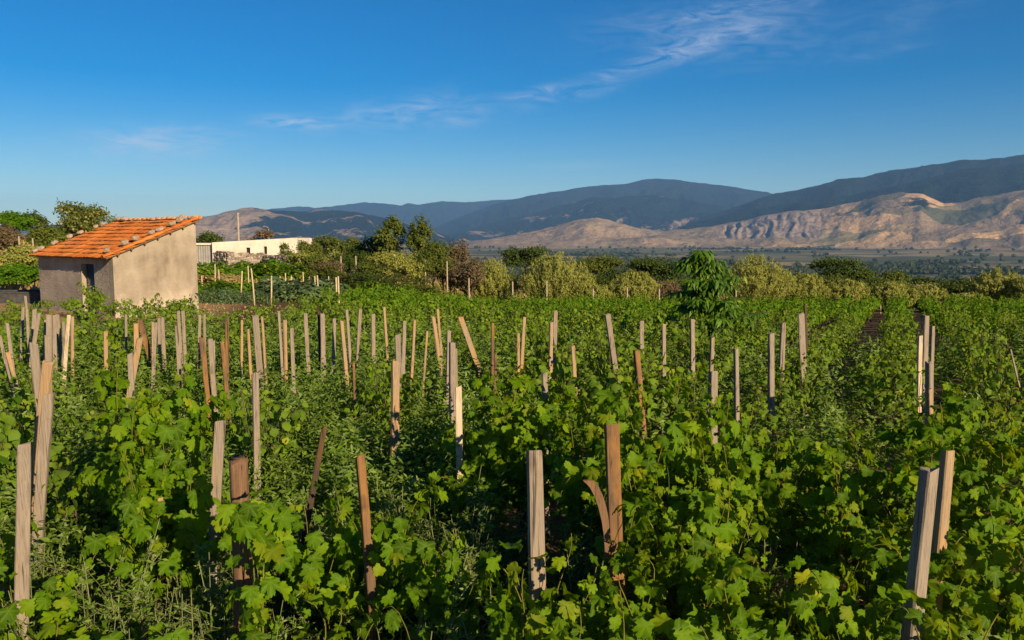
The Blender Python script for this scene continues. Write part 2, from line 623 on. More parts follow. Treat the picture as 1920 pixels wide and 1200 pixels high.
def ground_mat():
    m, w, out = new_mat('ground_soil_and_valley')
    geo = w.n('ShaderNodeNewGeometry')
    pos = geo.outputs['Position']
    far = w.n('ShaderNodeAttribute', attribute_name='far').outputs['Fac']
    dry = w.n('ShaderNodeAttribute', attribute_name='dry').outputs['Fac']
    wood = w.n('ShaderNodeAttribute', attribute_name='wood').outputs['Fac']
    n1 = w.noise(pos, 2.2, 6, 0.65)
    n2 = w.noise(pos, 14.0, 4, 0.6)
    soil = w.ramp(n1, [(0.3, (0.055, 0.033, 0.018)), (0.7, (0.125, 0.075, 0.040))])
    soil = w.mix(w.math('MULTIPLY', n2, 0.4), soil, (0.17, 0.11, 0.06))
    tan = w.ramp(n1, [(0.3, (0.27, 0.165, 0.075)), (0.55, (0.38, 0.25, 0.12)), (0.75, (0.20, 0.17, 0.06))])
    near = w.mix(dry, soil, tan)
    vor = w.n('ShaderNodeTexVoronoi', feature='F1')
    vor.inputs['Scale'].default_value = 1.0
    w.t.links.new(w.mapping(pos, scale=(0.0026, 0.0055, 0), rot=(0, 0, 0.25)), vor.inputs['Vector'])
    sepc = w.n('ShaderNodeSeparateColor'); w.l(vor, 'Color', sepc, 0)
    field = w.ramp(sepc.outputs[0], [(0.0, (0.050, 0.062, 0.024)), (0.3, (0.105, 0.105, 0.042)), (0.55, (0.17, 0.145, 0.065)),
                                    (0.75, (0.34, 0.24, 0.11)), (1.0, (0.19, 0.145, 0.08))])
    nf = w.noise(w.mapping(pos, scale=(0.004, 0.009, 0)), 1.0, 5, 0.6)
    field = w.mix(w.math('MULTIPLY', nf, 0.5), field, (0.07, 0.075, 0.032))
    field = w.mix(wood, field, (0.030, 0.042, 0.014))
    c = w.mix(far, near, field)
    principled(w, out, c, 0.95, 0.05, w.bump(w.math('ADD', n1, w.math('MULTIPLY', n2, 0.5)), 0.7, 0.05))
    return m


def hill_mat():
    m, w, out = new_mat('hill_grass_and_forest')
    geo = w.n('ShaderNodeNewGeometry')
    pos = geo.outputs['Position']
    forest = w.n('ShaderNodeAttribute', attribute_name='forest').outputs['Fac']
    field = w.n('ShaderNodeAttribute', attribute_name='field').outputs['Fac']
    bad = w.n('ShaderNodeAttribute', attribute_name='bad').outputs['Fac']
    n1 = w.noise(w.mapping(pos, scale=(0.0016, 0.0016, 0.004)), 1.0, 7, 0.62)
    n2 = w.noise(w.mapping(pos, scale=(0.010, 0.010, 0.02)), 1.0, 5, 0.65)
    tan = w.ramp(n1, [(0.28, (0.17, 0.115, 0.068)), (0.48, (0.29, 0.20, 0.12)), (0.7, (0.40, 0.275, 0.165))])
    tan = w.mix(w.ramp(n2, [(0.55, 0.0), (0.68, 0.75)]), tan, (0.085, 0.08, 0.035))
    vor = w.n('ShaderNodeTexVoronoi', feature='F1')
    vor.inputs['Scale'].default_value = 1.0
    vor.inputs['Randomness'].default_value = 0.9
    w.t.links.new(w.mapping(pos, scale=(0.0022, 0.0042, 0.0), rot=(0, 0, -0.35)), vor.inputs['Vector'])
    sepc = w.n('ShaderNodeSeparateColor'); w.l(vor, 'Color', sepc, 0)
    plot = w.ramp(sepc.outputs[0], [(0.0, (0.075, 0.078, 0.035)), (0.28, (0.17, 0.125, 0.07)), (0.5, (0.25, 0.175, 0.10)), (0.72, (0.50, 0.31, 0.14)), (1.0, (0.11, 0.11, 0.048))])
    c = w.mix(w.math('MULTIPLY', field, 1.0), tan, plot)
    c = w.mix(bad, c, w.ramp(n2, [(0.3, (0.17, 0.125, 0.095)), (0.7, (0.30, 0.23, 0.175))]))
    fm = w.ramp(w.math('ADD', forest, w.math('MULTIPLY', w.math('SUBTRACT', n1, 0.5), 2.0)), [(0.44, 0.0), (0.52, 1.0)])
    wood = w.ramp(n2, [(0.3, (0.003, 0.007, 0.005)), (0.7, (0.014, 0.022, 0.012))])
    c = w.mix(fm, c, wood)
    principled(w, out, c, 1.0, 0.0, w.bump(w.math('ADD', w.math('MULTIPLY', n2, 0.7), w.math('MULTIPLY', w.noise(pos, 0.03, 4, 0.6), w.math('MULTIPLY', fm, 1.1))), 1.0, 55.0))
    return m


# ------------------------------------------------------------------ terrain
RANGES = [
    # name, crest distance, front width, crest points (photo px), forest level
    ('far', 19000, 4500, [(-400, 430), (200, 420), (350, 412), (430, 400), (500, 393), (560, 386), (590, 390), (620, 387), (680, 379), (720, 381), (752, 385), (765, 381), (785, 384), (830, 377), (870, 379), (920, 375), (1000, 372), (1100, 380), (1300, 410), (1600, 450)], 1.0),
    ('dome', 15000, 4200, [(640, 470), (740, 450), (820, 425), (880, 400), (930, 381), (1000, 366), (1080, 352), (1130, 347), (1170, 345), (1205, 337), (1230, 334), (1262, 336), (1300, 342), (1380, 352), (1440, 361), (1520, 385), (1650, 430), (1750, 470)], 0.80),
    ('shoulder', 12000, 3300, [(700, 475), (780, 456), (860, 434), (940, 412), (1000, 398), (1060, 383), (1110, 371), (1150, 372), (1190, 367), (1232, 366), (1290, 375), (1340, 385), (1390, 395), (1450, 420), (1550, 460), (1600, 480)], 0.62),
    ('east', 10500, 3000, [(1130, 480), (1200, 455), (1250, 435), (1303, 413), (1353, 396), (1400, 381), (1453, 362), (1516, 352), (1570, 339), (1600, 335), (1620, 333), (1674, 317), (1724, 311), (1760, 307), (1803, 300), (1830, 299), (1870, 295), (1912, 290), (2000, 285), (2300, 282), (2600, 300)], 0.98),
    ('eastwood', 8800, 2100, [(1130, 480), (1200, 460), (1260, 434), (1295, 418), (1350, 406), (1412, 391), (1500, 378), (1560, 372), (1620, 360), (1703, 345), (1760, 330), (1803, 320), (1860, 312), (1920, 306), (2200, 295), (2600, 310)], 1.1),
    ('foot', 7600, 1500, [(760, 475), (820, 465), (870, 455), (930, 446), (990, 436), (1040, 424), (1090, 410), (1120, 408), (1160, 418), (1200, 428), (1240, 434), (1300, 428), (1360, 420), (1420, 407), (1478, 396), (1540, 392), (1612, 377), (1650, 366), (1690, 361), (1730, 364), (1770, 382), (1800, 380), (1850, 368), (1920, 356), (2200, 340), (2600, 340)], 0.16),
    ('low', 6800, 850, [(800, 470), (860, 465), (950, 455), (1040, 450), (1130, 446), (1180, 447), (1240, 440), (1300, 446), (1380, 448), (1450, 443), (1520, 450), (1600, 440), (1700, 434), (1800, 428), (1920, 420), (2200, 410), (2600, 410)], 0.06),
    ('west', 9500, 2700, [(-600, 450), (0, 440), (200, 430), (320, 418), (353, 410), (403, 404), (430, 396), (450, 391), (470, 389), (490, 392), (520, 395), (560, 396), (600, 392), (640, 395), (700, 404), (760, 418), (820, 436), (880, 456), (960, 475)], 0.5),
]
_R = []
for nm, rc, wf, pts, fo in RANGES:
    aa = np.array([azel(*p) for p in pts])
    _R.append((nm, rc, wf, aa[:, 0], aa[:, 1] * rc + CAMZ, fo))


def near_height(x, y):
    """vineyard terrace, garden, slope and left bank"""
    r = np.hypot(x, y)
    down = sstep(-9, 1, x + 0.10 * (y - 20))
    z = -0.052 * np.clip(y - 13, 0, 45) * down
    z = z - 0.004 * np.clip(y - 60, 0, 60)
    # left bank behind and beyond the hut
    bank = sstep(-21, -36, x + 0.35 * (y - 45)) * sstep(30, 75, y)
    z = z + 2.7 * bank
    z = z + 0.10 * fbm(x * 0.35, y * 0.35, 3, 3) * sstep(4, 10, r) * 0.6
    return z


def height(x, y):
    x = np.asarray(x, float); y = np.asarray(y, float)
    r = np.hypot(x, y); az = np.arctan2(x, y)
    z = near_height(x, y)
    # terrace edge: drops to the valley in front and right
    front = np.cos(np.clip(az, -math.pi, math.pi) - 0.25)
    drop = sstep(75, 900, r) * sstep(-0.1, 0.4, front)
    valley = -112 + 42 * sstep(1500, 6500, r)
    z = z * (1 - sstep(90, 500, r)) + valley * drop + 6 * fbm(x / 400, y / 400, 3, 8) * sstep(150, 900, r)
    # wooded hill at far left
    hx, hy = -640 * math.sin(0.64), 640 * math.cos(0.64)
    hill = np.exp(-(((x - hx - (-60)) / 150) ** 2 + ((y - hy) / 170) ** 2))
    z = z + 78 * hill
    info = {}
    if np.any(r > 5000):
        best = z.copy()
        fo = np.zeros_like(z); fld = np.zeros_like(z); bad = np.zeros_like(z)
        for k, (nm, rc, wf, pa, ph, fr) in enumerate(_R):
            win = 1 - sstep(0.75, 1.05, np.abs(az))
            H = np.interp(az, pa, ph)
            H = (valley - 30) + (H - (valley - 30)) * win
            wob = 260 * fbm(az * 14, az * 0 + k * 3.3, 3, 40 + k)
            wob = wob * (0.35 if nm in ('foot', 'low') else 1.0)
            t = (r - (rc + wob - wf)) / wf
            base = valley - 30
            spur = ridged(az * rc / 900 + 0.25 * fbm(x / 900, y / 900, 2, 60 + k), r / 2600, 5, 70 + k, 0.52) - 1.0
            rough = fbm(x / 420, y / 420, 4, 90 + k, 0.55)
            f1 = np.clip(t, 0, 1)
            shape = np.where(t < 1, 0.35 * f1 + 0.65 * f1 * f1 * (3 - 2 * f1), 1 - 0.55 * np.clip(t - 1, 0, 2.0))
            amp = (H - base)
            mask = np.clip(t * 3, 0, 1) * np.clip(np.abs(1 - t) * 3.0, 0.0, 1)
            sa = 0.05 if nm in ('foot', 'low') else 0.15
            zz = base + amp * shape + mask * (sa * np.clip(amp, 0, 900) * spur + 0.05 * amp * rough)
            zz = zz + 7 * fbm(az * rc / 160, r / 200, 3, 33 + k) * np.clip(t * 3, 0, 1)
            bd = np.zeros_like(z)
            if nm == 'foot':
                a1, a2, a3 = azel(1335, 430)[0], azel(1460, 430)[0], azel(1570, 430)[0]
                bd = sstep(a1, a1 + 0.02, az) * (1 - sstep(a3 - 0.03, a3, az)) * sstep(0.25, 0.4, t) * (1 - sstep(0.80, 0.95, t))
                g = ridged(az * rc / 85 + 0.5 * perlin(az * rc / 240, r / 300, 5), r / 1500, 3, 77, 0.5) - 1
                zz = zz + bd * 17 * g
            hit = zz > best
            best = np.where(hit, zz, best)
            hh = np.clip((zz - base) / (amp + 1), 0, 1.2)
            f = np.full_like(z, fr)
            if nm == 'shoulder':
                f = fr + 0.35 * (hh - 0.55)
            if nm == 'dome':
                f = fr + 0.3 * (hh - 0.45)
            if nm == 'west':
                w0 = azel(490, 430)[0]
                f = 0.16 + 0.46 * sstep(w0 - 0.03, w0 + 0.02, az)
            if nm == 'foot':
                f = fr + 0.20 * sstep(azel(1600, 400)[0], azel(1700, 400)[0], az) * (1 - sstep(azel(1740, 400)[0], azel(1780, 400)[0], az)) * sstep(0.3, 0.7, hh)
            fo = np.where(hit, f, fo)
            fl = np.zeros_like(z)
            if nm in ('foot', 'low'):
                fl = sstep(azel(1420, 440)[0], azel(1600, 440)[0], az) * (1 - 0.5 * sstep(0.6, 0.95, hh)) + 0.25
            fld = np.where(hit, np.clip(fl, 0, 1), fld)
            bad = np.where(hit, bd, bad)
        z = best
        info = dict(forest=fo, field=fld, bad=bad)
    return z, info


def zat(x, y):
    return float(height(np.array([float(x)]), np.array([float(y)]))[0][0])


def azimuths(nf, nb):
    a = np.linspace(-0.66, 0.66, nf)
    b = np.linspace(0.66, 2 * math.pi - 0.66, nb + 2)[1:-1]
    return np.concatenate([a, b])


def polar_faces(nr, na, wrap):
    i = np.arange(nr - 1)[:, None] * na
    j = np.arange(na if wrap else na - 1)[None]
    j2 = (j + 1) % na
    return np.stack([i + j, i + j2, i + na + j2, i + na + j], -1).reshape(-1, 4)[:, ::-1]


def wood_mask(x, y):
    """where the valley is wooded"""
    r = np.hypot(x, y)
    b = fbm(x / 900, y / 380, 4, 21)
    az = np.arctan2(x, y)
    right = sstep(0.12, 0.32, az)
    strip = np.exp(-((r - 2150 - 250 * np.sin(az * 9)) / 480) ** 2) * (0.35 + 0.5 * right) + np.exp(-((r - 3500 + 300 * np.sin(az * 6)) / 160) ** 2) * 0.45
    strip = strip - 0.42 * sstep(2700, 3100, r)
    return b + strip


def build_terrain():
    az = azimuths(420, 60)
    rr = np.concatenate([[0.6], np.geomspace(1.2, 90, 120), np.geomspace(95, 5800, 90)])
    R, A = np.meshgrid(rr, az, indexing='ij')
    X, Y = R * np.sin(A), R * np.cos(A)
    Z, _ = height(X, Y)
    V = np.stack([X, Y, Z], -1).reshape(-1, 3)
    far = sstep(60, 160, R)
    gx, gy = X, Y
    dry = sstep(-9.5, -11.5, gx + 0.12 * (gy - 28)) * sstep(23, 26, gy)
    dry = np.maximum(dry, sstep(48, 58, R) * 0.8)
    dry = np.maximum(dry, sstep(-13, -16, gx) * sstep(16, 22, gy))
    wd = sstep(0.05, 0.3, wood_mask(X, Y)) * sstep(200, 500, R)
    hx, hy = -640 * math.sin(0.64), 640 * math.cos(0.64)
    wd = np.maximum(wd, np.exp(-(((X - hx + 60) / 260) ** 2 + ((Y - hy) / 280) ** 2)) > 0.2)
    me = mk_mesh('ground', V, polar_faces(len(rr), len(az), True), dict(far=far.ravel(), dry=dry.ravel(), wood=wd.ravel()), True, ground_mat())
    struct(obj('ground', me))
    az = azimuths(860, 60)
    rr = np.concatenate([np.linspace(5790, 9200, 120), np.linspace(9240, 13000, 80)[0:], np.linspace(13060, 22500, 95)])
    R, A = np.meshgrid(rr, az, indexing='ij')
    X, Y = R * np.sin(A), R * np.cos(A)
    Z, info = height(X, Y)
    # behind the viewer the sheet simply stays low
    V = np.stack([X, Y, Z], -1).reshape(-1, 3)
    me = mk_mesh('hills', V, polar_faces(len(rr), len(az), True), {k: v.ravel() for k, v in info.items()}, True, hill_mat())
    struct(obj('hills', me))
    return float(Z.max()), float(V[:, 2].min())


ZMAX, ZMIN = build_terrain()


def build_haze():
    R = 24000.0
    a = Acc()
    a.box(-R, R, -R, R, ZMIN - 40, ZMAX + 60)
    m, w, out = new_mat('valley_haze')
    v = w.n('ShaderNodeVolumePrincipled')
    v.inputs['Color'].default_value = (0.26, 0.54, 1.0, 1)
    v.inputs['Density'].default_value = 0.000035
    v.inputs['Anisotropy'].default_value = 0.0
    w.l(v, 0, out, 'Volume')
    stuff(tag(obj('haze', a.mesh('haze', m, False)), 'thin blue haze filling the air of the valley', 'haze'))


build_haze()
# ------------------------------------------------------------------ hut
def wall_cells(acc, xs, zs, y0, y1, skip, ztop=None):
    """slab in the x-z plane between y0 and y1, cell grid with openings in `skip`"""
    nx, nz = len(xs) - 1, len(zs) - 1
    def solid(i, k):
        return 0 <= i < nx and 0 <= k < nz and (i, k) not in skip
    V = []; F = []
    def q(a, b, c, d):
        n = len(V); V.extend([a, b, c, d]); F.append((n, n + 1, n + 2, n + 3))
    for i in range(nx):
        for k in range(nz):
            if not solid(i, k):
                continue
            xa, xb, za, zb = xs[i], xs[i + 1], zs[k], zs[k + 1]
            q((xa, y0, za), (xb, y0, za), (xb, y0, zb), (xa, y0, zb))
            q((xb, y1, za), (xa, y1, za), (xa, y1, zb), (xb, y1, zb))
            if not solid(i - 1, k): q((xa, y1, za), (xa, y0, za), (xa, y0, zb), (xa, y1, zb))
            if not solid(i + 1, k): q((xb, y0, za), (xb, y1, za), (xb, y1, zb), (xb, y0, zb))
            if not solid(i, k - 1): q((xa, y1, za), (xb, y1, za), (xb, y0, za), (xa, y0, za))
            if not solid(i, k + 1): q((xa, y0, zb), (xb, y0, zb), (xb, y1, zb), (xa, y1, zb))
    acc.add(V, F)


def rock_mesh(name, sx, sy, sz, seed, mat):
    """angular stone, flat-shaded, resting on z = 0"""
    r = np.random.default_rng(seed)
    V = []; F = []
    n = 7
    rings = [(-0.5, 0.72), (-0.2, 1.0), (0.22, 0.96), (0.5, 0.6)]
    for (h, k) in rings:
        for a in range(n):
            an = 2 * math.pi * a / n + r.uniform(-0.2, 0.2)
            rad = k * r.uniform(0.8, 1.1)
            V.append((sx * 0.5 * rad * math.cos(an), sy * 0.5 * rad * math.sin(an), sz * (h + 0.5) + r.uniform(-0.06, 0.06) * sz * (0 < h)))
    for k in range(3):
        for a in range(n):
            F.append((k * n + a, k * n + (a + 1) % n, (k + 1) * n + (a + 1) % n, (k + 1) * n + a))
    acc = Acc()
    acc.add(V, F)
    acc.F[3] = [np.array([(3 * n, 3 * n + a, 3 * n + a + 1) for a in range(1, n - 1)] + [(0, a + 1, a) for a in range(1, n - 1)])]
    return acc.mesh(name, mat, False)


HN = at_z(217, 597, 0.0)                       # near corner on the ground
HU = norm(np.array([-0.78, 0.625, 0]))         # along the door wall
HV = norm(np.array([0.625, 0.78, 0]))          # along the gable


def along(P, D, px, py=540):
    d = ray(px, py)
    # P + s D on the vertical plane through the camera and d
    nrm = np.array([d[1], -d[0]])
    return -(P[:2] @ nrm) / (D[:2] @ nrm)


H_ROT = math.atan2(HV[1], HV[0])
HL = along(HN, HU, 75)
HD = along(HN, HV, 371)
HZF = 2.06
HZR = 3.24
print('hut', HN, HL, HD)


def build_hut():
    t = thing('plaster_hut', 'small plaster hut with orange tiled lean-to roof beside the vineyard', 'hut', (HN[0], HN[1], 0), H_ROT)
    TH = 0.3
    d0, d1 = along(HN, HU, 178), along(HN, HU, 154)
    a = Acc()
    # the front wall lies in the local plane x = 0, built along y
    b = Acc()
    wall_cells(b, [0.0, d0, d1, HL], [-0.3, 1.78, HZF], 0.0, TH, {(1, 0)})
    V = np.concatenate(b.V)
    V = np.stack([V[:, 1], V[:, 0], V[:, 2]], -1)
    F = np.concatenate(b.F[4])[:, ::-1]
    fr = obj('front_wall', mk_mesh('front_wall', V, F, None, False, M_ROUGH), t)
    fr['label'] = 'rough scratched grey plaster wall with door opening'
    slope = (HZR - HZF) / HD
    for nm, y0, y1 in (('gable_wall', -0.004, TH), ('gable_wall', HL - TH, HL + 0.004)):
        x0, x1 = (0.0, HD) if nm else (0, 0)
        x0 = -0.002 if y0 < 0 else TH
        n = 10
        xs = np.linspace(x0, HD, n)
        V = []
        for y in (y0, y1):
            for x in xs:
                V.append((x, y, -0.3)); V.append((x, y, HZF + slope * x - 0.01))
        V = np.array(V)
        m = 2 * n
        F = []
        for i in range(n - 1):
            p = 2 * i
            F.append((p, p + 2, p + 3, p + 1))
            F.append((m + p, m + p + 1, m + p + 3, m + p + 2))
            F.append((p + 1, p + 3, m + p + 3, m + p + 1))
            F.append((p, m + p, m + p + 2, p + 2))
        F.append((0, 1, m + 1, m)); F.append((m - 2, 2 * m - 2, 2 * m - 1, m - 1))
        g = obj('gable_wall', mk_mesh('gable_wall', V, np.array(F), None, False, M_GABLE), t)
    a = Acc(); a.box(HD - TH, HD - 0.003, TH, HL - TH, -0.3, HZR - 0.02)
    obj('rear_wall', a.mesh('rear_wall', M_GABLE, False), t)
    a = Acc(); a.box(TH + 0.01, HD - TH - 0.01, TH + 0.01, HL - TH - 0.01, -0.05, 0.0)
    obj('floor', a.mesh('floor', M_DARKGAP, False), t)
    # door: corrugated sheet standing ajar inside the opening
    n = 40
    ys = np.linspace(d0 + 0.02, d0 + (d1 - d0) * 0.80, n)
    xo = 0.17 + 0.028 * np.sin(np.arange(n) * 2 * math.pi / 6.5)
    V = np.concatenate([np.stack([xo, ys, np.full(n, 0.02)], -1), np.stack([xo, ys, np.full(n, 1.77)], -1),
                        np.stack([xo + 0.012, ys, np.full(n, 0.02)], -1), np.stack([xo + 0.012, ys, np.full(n, 1.77)], -1)])
    F = []
    for i in range(n - 1):
        F += [(i + 1, i, n + i, n + i + 1), (2 * n + i, 2 * n + i + 1, 3 * n + i + 1, 3 * n + i), (n + i, 3 * n + i, 3 * n + i + 1, n + i + 1)]
    dr = obj('door', mk_mesh('door', V, np.array(F), None, True, M_METAL), t)
    dr['label'] = 'blue grey corrugated metal door'
    a = Acc()
    a.box(0.12, 0.2, d0 + (d1 - d0) * 0.80, d0 + (d1 - d0) * 0.86, 0.0, 1.775)
    obj('door_post', a.mesh('door_post', WOOD['dark'], False), dr)
    # jamb strip of gable plaster, added to stand for the sun-brightened reveal
    a = Acc(); a.box(-0.012, 0.245, d1 - 0.03, d1 - 0.001, 0.0, 1.779)
    obj('door_jamb', a.mesh('door_jamb', M_GABLE, False), t)
    # roof: deck, rafters, tiles, ridge
    ang = math.atan(slope)
    ca, sa = math.cos(ang), math.sin(ang)
    OV, OS = 0.34, 0.14
    def rp(s, y, h):
        """point on the roof: s up the slope from the eave line over the wall, h off the deck"""
        return np.array([s * ca - h * sa, y, HZF + 0.02 + s * sa + h * ca])
    SL = HD / ca + 0.16
    def slab(acc, s0, s1, y0, y1, h0, h1):
        V = [rp(s, y, h) for h in (h0, h1) for y in (y0, y1) for s in (s0, s1)]
        acc.add(V, [(0, 2, 3, 1), (4, 5, 7, 6), (0, 1, 5, 4), (2, 6, 7, 3), (0, 4, 6, 2), (1, 3, 7, 5)])
    a = Acc(); slab(a, -OV + 0.06, SL - 0.02, -OS + 0.02, HL + OS - 0.02, 0.0, 0.045)
    roof = obj('roof', a.mesh('roof', WOOD['brown'], False), t)
    for s in np.linspace(0.1, SL - 0.25, 7):
        a = Acc(); slab(a, s, s + 0.06, -OS - 0.01, HL + OS + 0.01, -0.05, 0.002)
        obj('batten', a.mesh('batten', WOOD['brown'], False), roof)
    ncol, nrow = 29, 10
    W = (HL + 2 * OS) / ncol
    EX = (SL + OV) / nrow
    # one tile: two rolls, slightly tilted so that the lower edge stands proud
    nx = 12
    u = np.linspace(0, 1, nx)
    prof = 0.024 * np.abs(np.sin(u * 2 * math.pi)) ** 0.7 + 0.004
    rows = np.array([0.0, 0.02, 1.0])
    V = []
    for r_, hh in ((0.0, -0.014), (0.0, 0.0), (1.06, 0.0)):
        for i in range(nx):
            V.append(((u[i]) * W * 0.985, r_ * EX, prof[i] + hh))
    V = np.array(V)
    F = []
    for k in range(2):
        for i in range(nx - 1):
            F.append((k * nx + i, k * nx + i + 1, (k + 1) * nx + i + 1, (k + 1) * nx + i))
    tile_me = mk_mesh('tile', V, np.array(F), None, True, M_TILE)
    # tile frame: x -> along the eave (local -y so the near verge is last), y -> up the slope
    for r_ in range(nrow):
        for c in range(ncol):
            s = -OV + r_ * EX
            y = HL + OS - c * W
            o = bpy.data.objects.new('tile', tile_me)
            col.objects.link(o)
            o.parent = roof
            yaw = random.gauss(0, 0.012)
            sag = 0.010 * math.sin(c * 0.6 + r_) + random.gauss(0, 0.004)
            p = rp(s + random.gauss(0, 0.008), y, 0.075 + sag)
            X = np.array([0, -1, 0.0]); Yd = np.array([ca, 0, sa]); 
            tilt = -0.10 + random.gauss(0, 0.012)
            Yt = np.array([math.cos(ang + tilt), 0, math.sin(ang + tilt)])
            X = X * math.cos(yaw) + Yt * math.sin(yaw)
            Z = np.cross(X, Yt)
            M = Matrix(((X[0], Yt[0], Z[0], p[0]), (X[1], Yt[1], Z[1], p[1]), (X[2], Yt[2], Z[2], p[2]), (0, 0, 0, 1)))
            o.matrix_local = M
    # verge course on the gable side and ridge caps
    nseg = 6
    def cap_mesh(name, L, R, mat):
        a = Acc()
        th = np.linspace(0, math.pi, 9)
        V = [(x, R * k * math.cos(q), 0.85 * R * k * math.sin(q)) for x, k in ((0, 1.08), (L, 0.92)) for q in th]
        V += [(x, R * 0.82 * k * math.cos(q), 0.85 * R * 0.82 * k * math.sin(q)) for x, k in ((0, 1.08), (L, 0.92)) for q in th]
        F = []
        for i in range(8):
            F.append((i, 9 + i, 10 + i, i + 1))
            F.append((18 + i, 19 + i, 28 + i, 27 + i))
            F.append((i, i + 1, 19 + i, 18 + i))
        a.add(V, F)
        return a.mesh(name, mat, True)
    rc = cap_mesh('ridge_tile', 0.42, 0.10, M_RIDGE)
    k = 17
    for i in range(k):
        y = -OS + (HL + 2 * OS) * i / k
        o = obj('ridge_tile', rc, roof)
        p = rp(SL - 0.03 + random.gauss(0, 0.01), y, 0.085)
        o.matrix_local = Matrix.Translation(Vector(p)) @ Matrix.Rotation(math.pi / 2 + random.gauss(0, 0.05), 4, 'Z') @ Matrix.Rotation(random.gauss(0, 0.03), 4, 'Y')
    vc = cap_mesh('verge_tile', EX * 1.08, 0.085, M_TILE)
    for i in range(nrow):
        o = obj('verge_tile', vc, roof)
        p = rp(-OV + i * EX - 0.01, -OS + 0.07, 0.105)
        o.matrix_local = Matrix.Translation(Vector(p)) @ Matrix.Rotation(-ang + 0.03, 4, 'Y')
    # stones that weigh the roof down: things of their own
    Rz = Matrix.Translation(Vector((HN[0], HN[1], 0))) @ Matrix.Rotation(H_ROT, 4, 'Z')
    shapes = [rock_mesh('roof_stone', *s, 100 + i, M_STONE) for i, s in enumerate(((0.28, 0.2, 0.14), (0.24, 0.2, 0.13), (0.32, 0.22, 0.12), (0.2, 0.18, 0.15)))]
    flat = [rock_mesh('roof_stone', *s, 120 + i, M_STONE) for i, s in enumerate(((0.34, 0.22, 0.13), (0.30, 0.24, 0.15), (0.24, 0.2, 0.12)))]
    def put(me, s, y, label, group):
        o = obj('roof_stone', me)
        kx = random.uniform(0.75, 1.25)
        p = rp(s, y, 0.118)
        o.matrix_world = Rz @ Matrix.Translation(Vector(p)) @ Matrix.Rotation(-ang, 4, 'Y') @ Matrix.Rotation(random.uniform(-0.8, 0.8), 4, 'Z') @ Matrix.Diagonal((kx, random.uniform(0.8, 1.15), random.uniform(0.75, 1.2), 1))
        tag(o, label, 'stone', group)
    for s in (-0.12, 0.16, 0.62, 0.8, 1.3, 1.84, 2.42, 2.66):
        if s < SL - 0.1:
            put(random.choice(shapes), s + random.uniform(-0.05, 0.05), HL + random.uniform(-0.12, 0.06), 'pale rough stone on the roof verge away from the gable wall', 'stones on the far verge of the hut roof')
    for s in (0.12, 0.72, 1.12, 1.75, 2.05, 2.6, 2.92):
        put(random.choice(flat), s + random.uniform(-0.05, 0.05), 0.32 + random.uniform(-0.05, 0.1) + s * 0.03, 'flat grey stone on the roof tiles above the sunlit gable', 'stones along the gable side of the hut roof')
    put(shapes[3], SL - 0.12, 0.35, 'chunky stone on the ridge at the high corner of the hut roof', None) if False else None
    o = obj('roof_stone', shapes[3])
    p = rp(SL - 0.22, 0.62, 0.15)
    o.matrix_world = Rz @ Matrix.Translation(Vector(p)) @ Matrix.Rotation(-ang, 4, 'Y')
    tag(o, 'chunky stone just below the ridge at the high corner of hut roof', 'stone')
    for y in (HL - 0.35, HL - 0.75):
        o = obj('roof_stone', shapes[1]); p = rp(SL - 0.14, y, 0.135)
        o.matrix_world = Rz @ Matrix.Translation(Vector(p)) @ Matrix.Rotation(-ang, 4, 'Y')
        tag(o, 'brown stone beside the ridge tiles at the far roof corner', 'stone', 'stones at the far end of the ridge')
    return t


build_hut()


def build_trough():
    p = at_z(38, 566, 0.0)
    z = zat(p[0], p[1])
    t = thing('water_trough', 'low dark concrete water trough in the shade left of hut', 'trough', (p[0], p[1], z), math.radians(8))
    a = Acc()
    for bx in ((-2.0, 1.35, -0.75, -0.62), (-2.0, 1.35, 0.62, 0.75), (-2.0, -1.86, -0.62, 0.62), (1.21, 1.35, -0.62, 0.62)):
        a.box(*bx, -0.05, 0.42)
    obj('basin', a.mesh('basin', M_TROUGH, False), t)
    a = Acc()
    for bx in ((-2.04, 1.39, -0.79, -0.6), (-2.04, 1.39, 0.6, 0.79), (-2.04, -1.84, -0.6, 0.6), (1.19, 1.39, -0.6, 0.6)):
        a.box(*bx, 0.42, 0.48)
    obj('rim', a.mesh('rim', M_TROUGH, False), t)
    a = Acc(); a.box(-1.86, 1.21, -0.62, 0.62, 0.1, 0.33)
    obj('water', a.mesh('water', M_WATER, False), t)


build_trough()


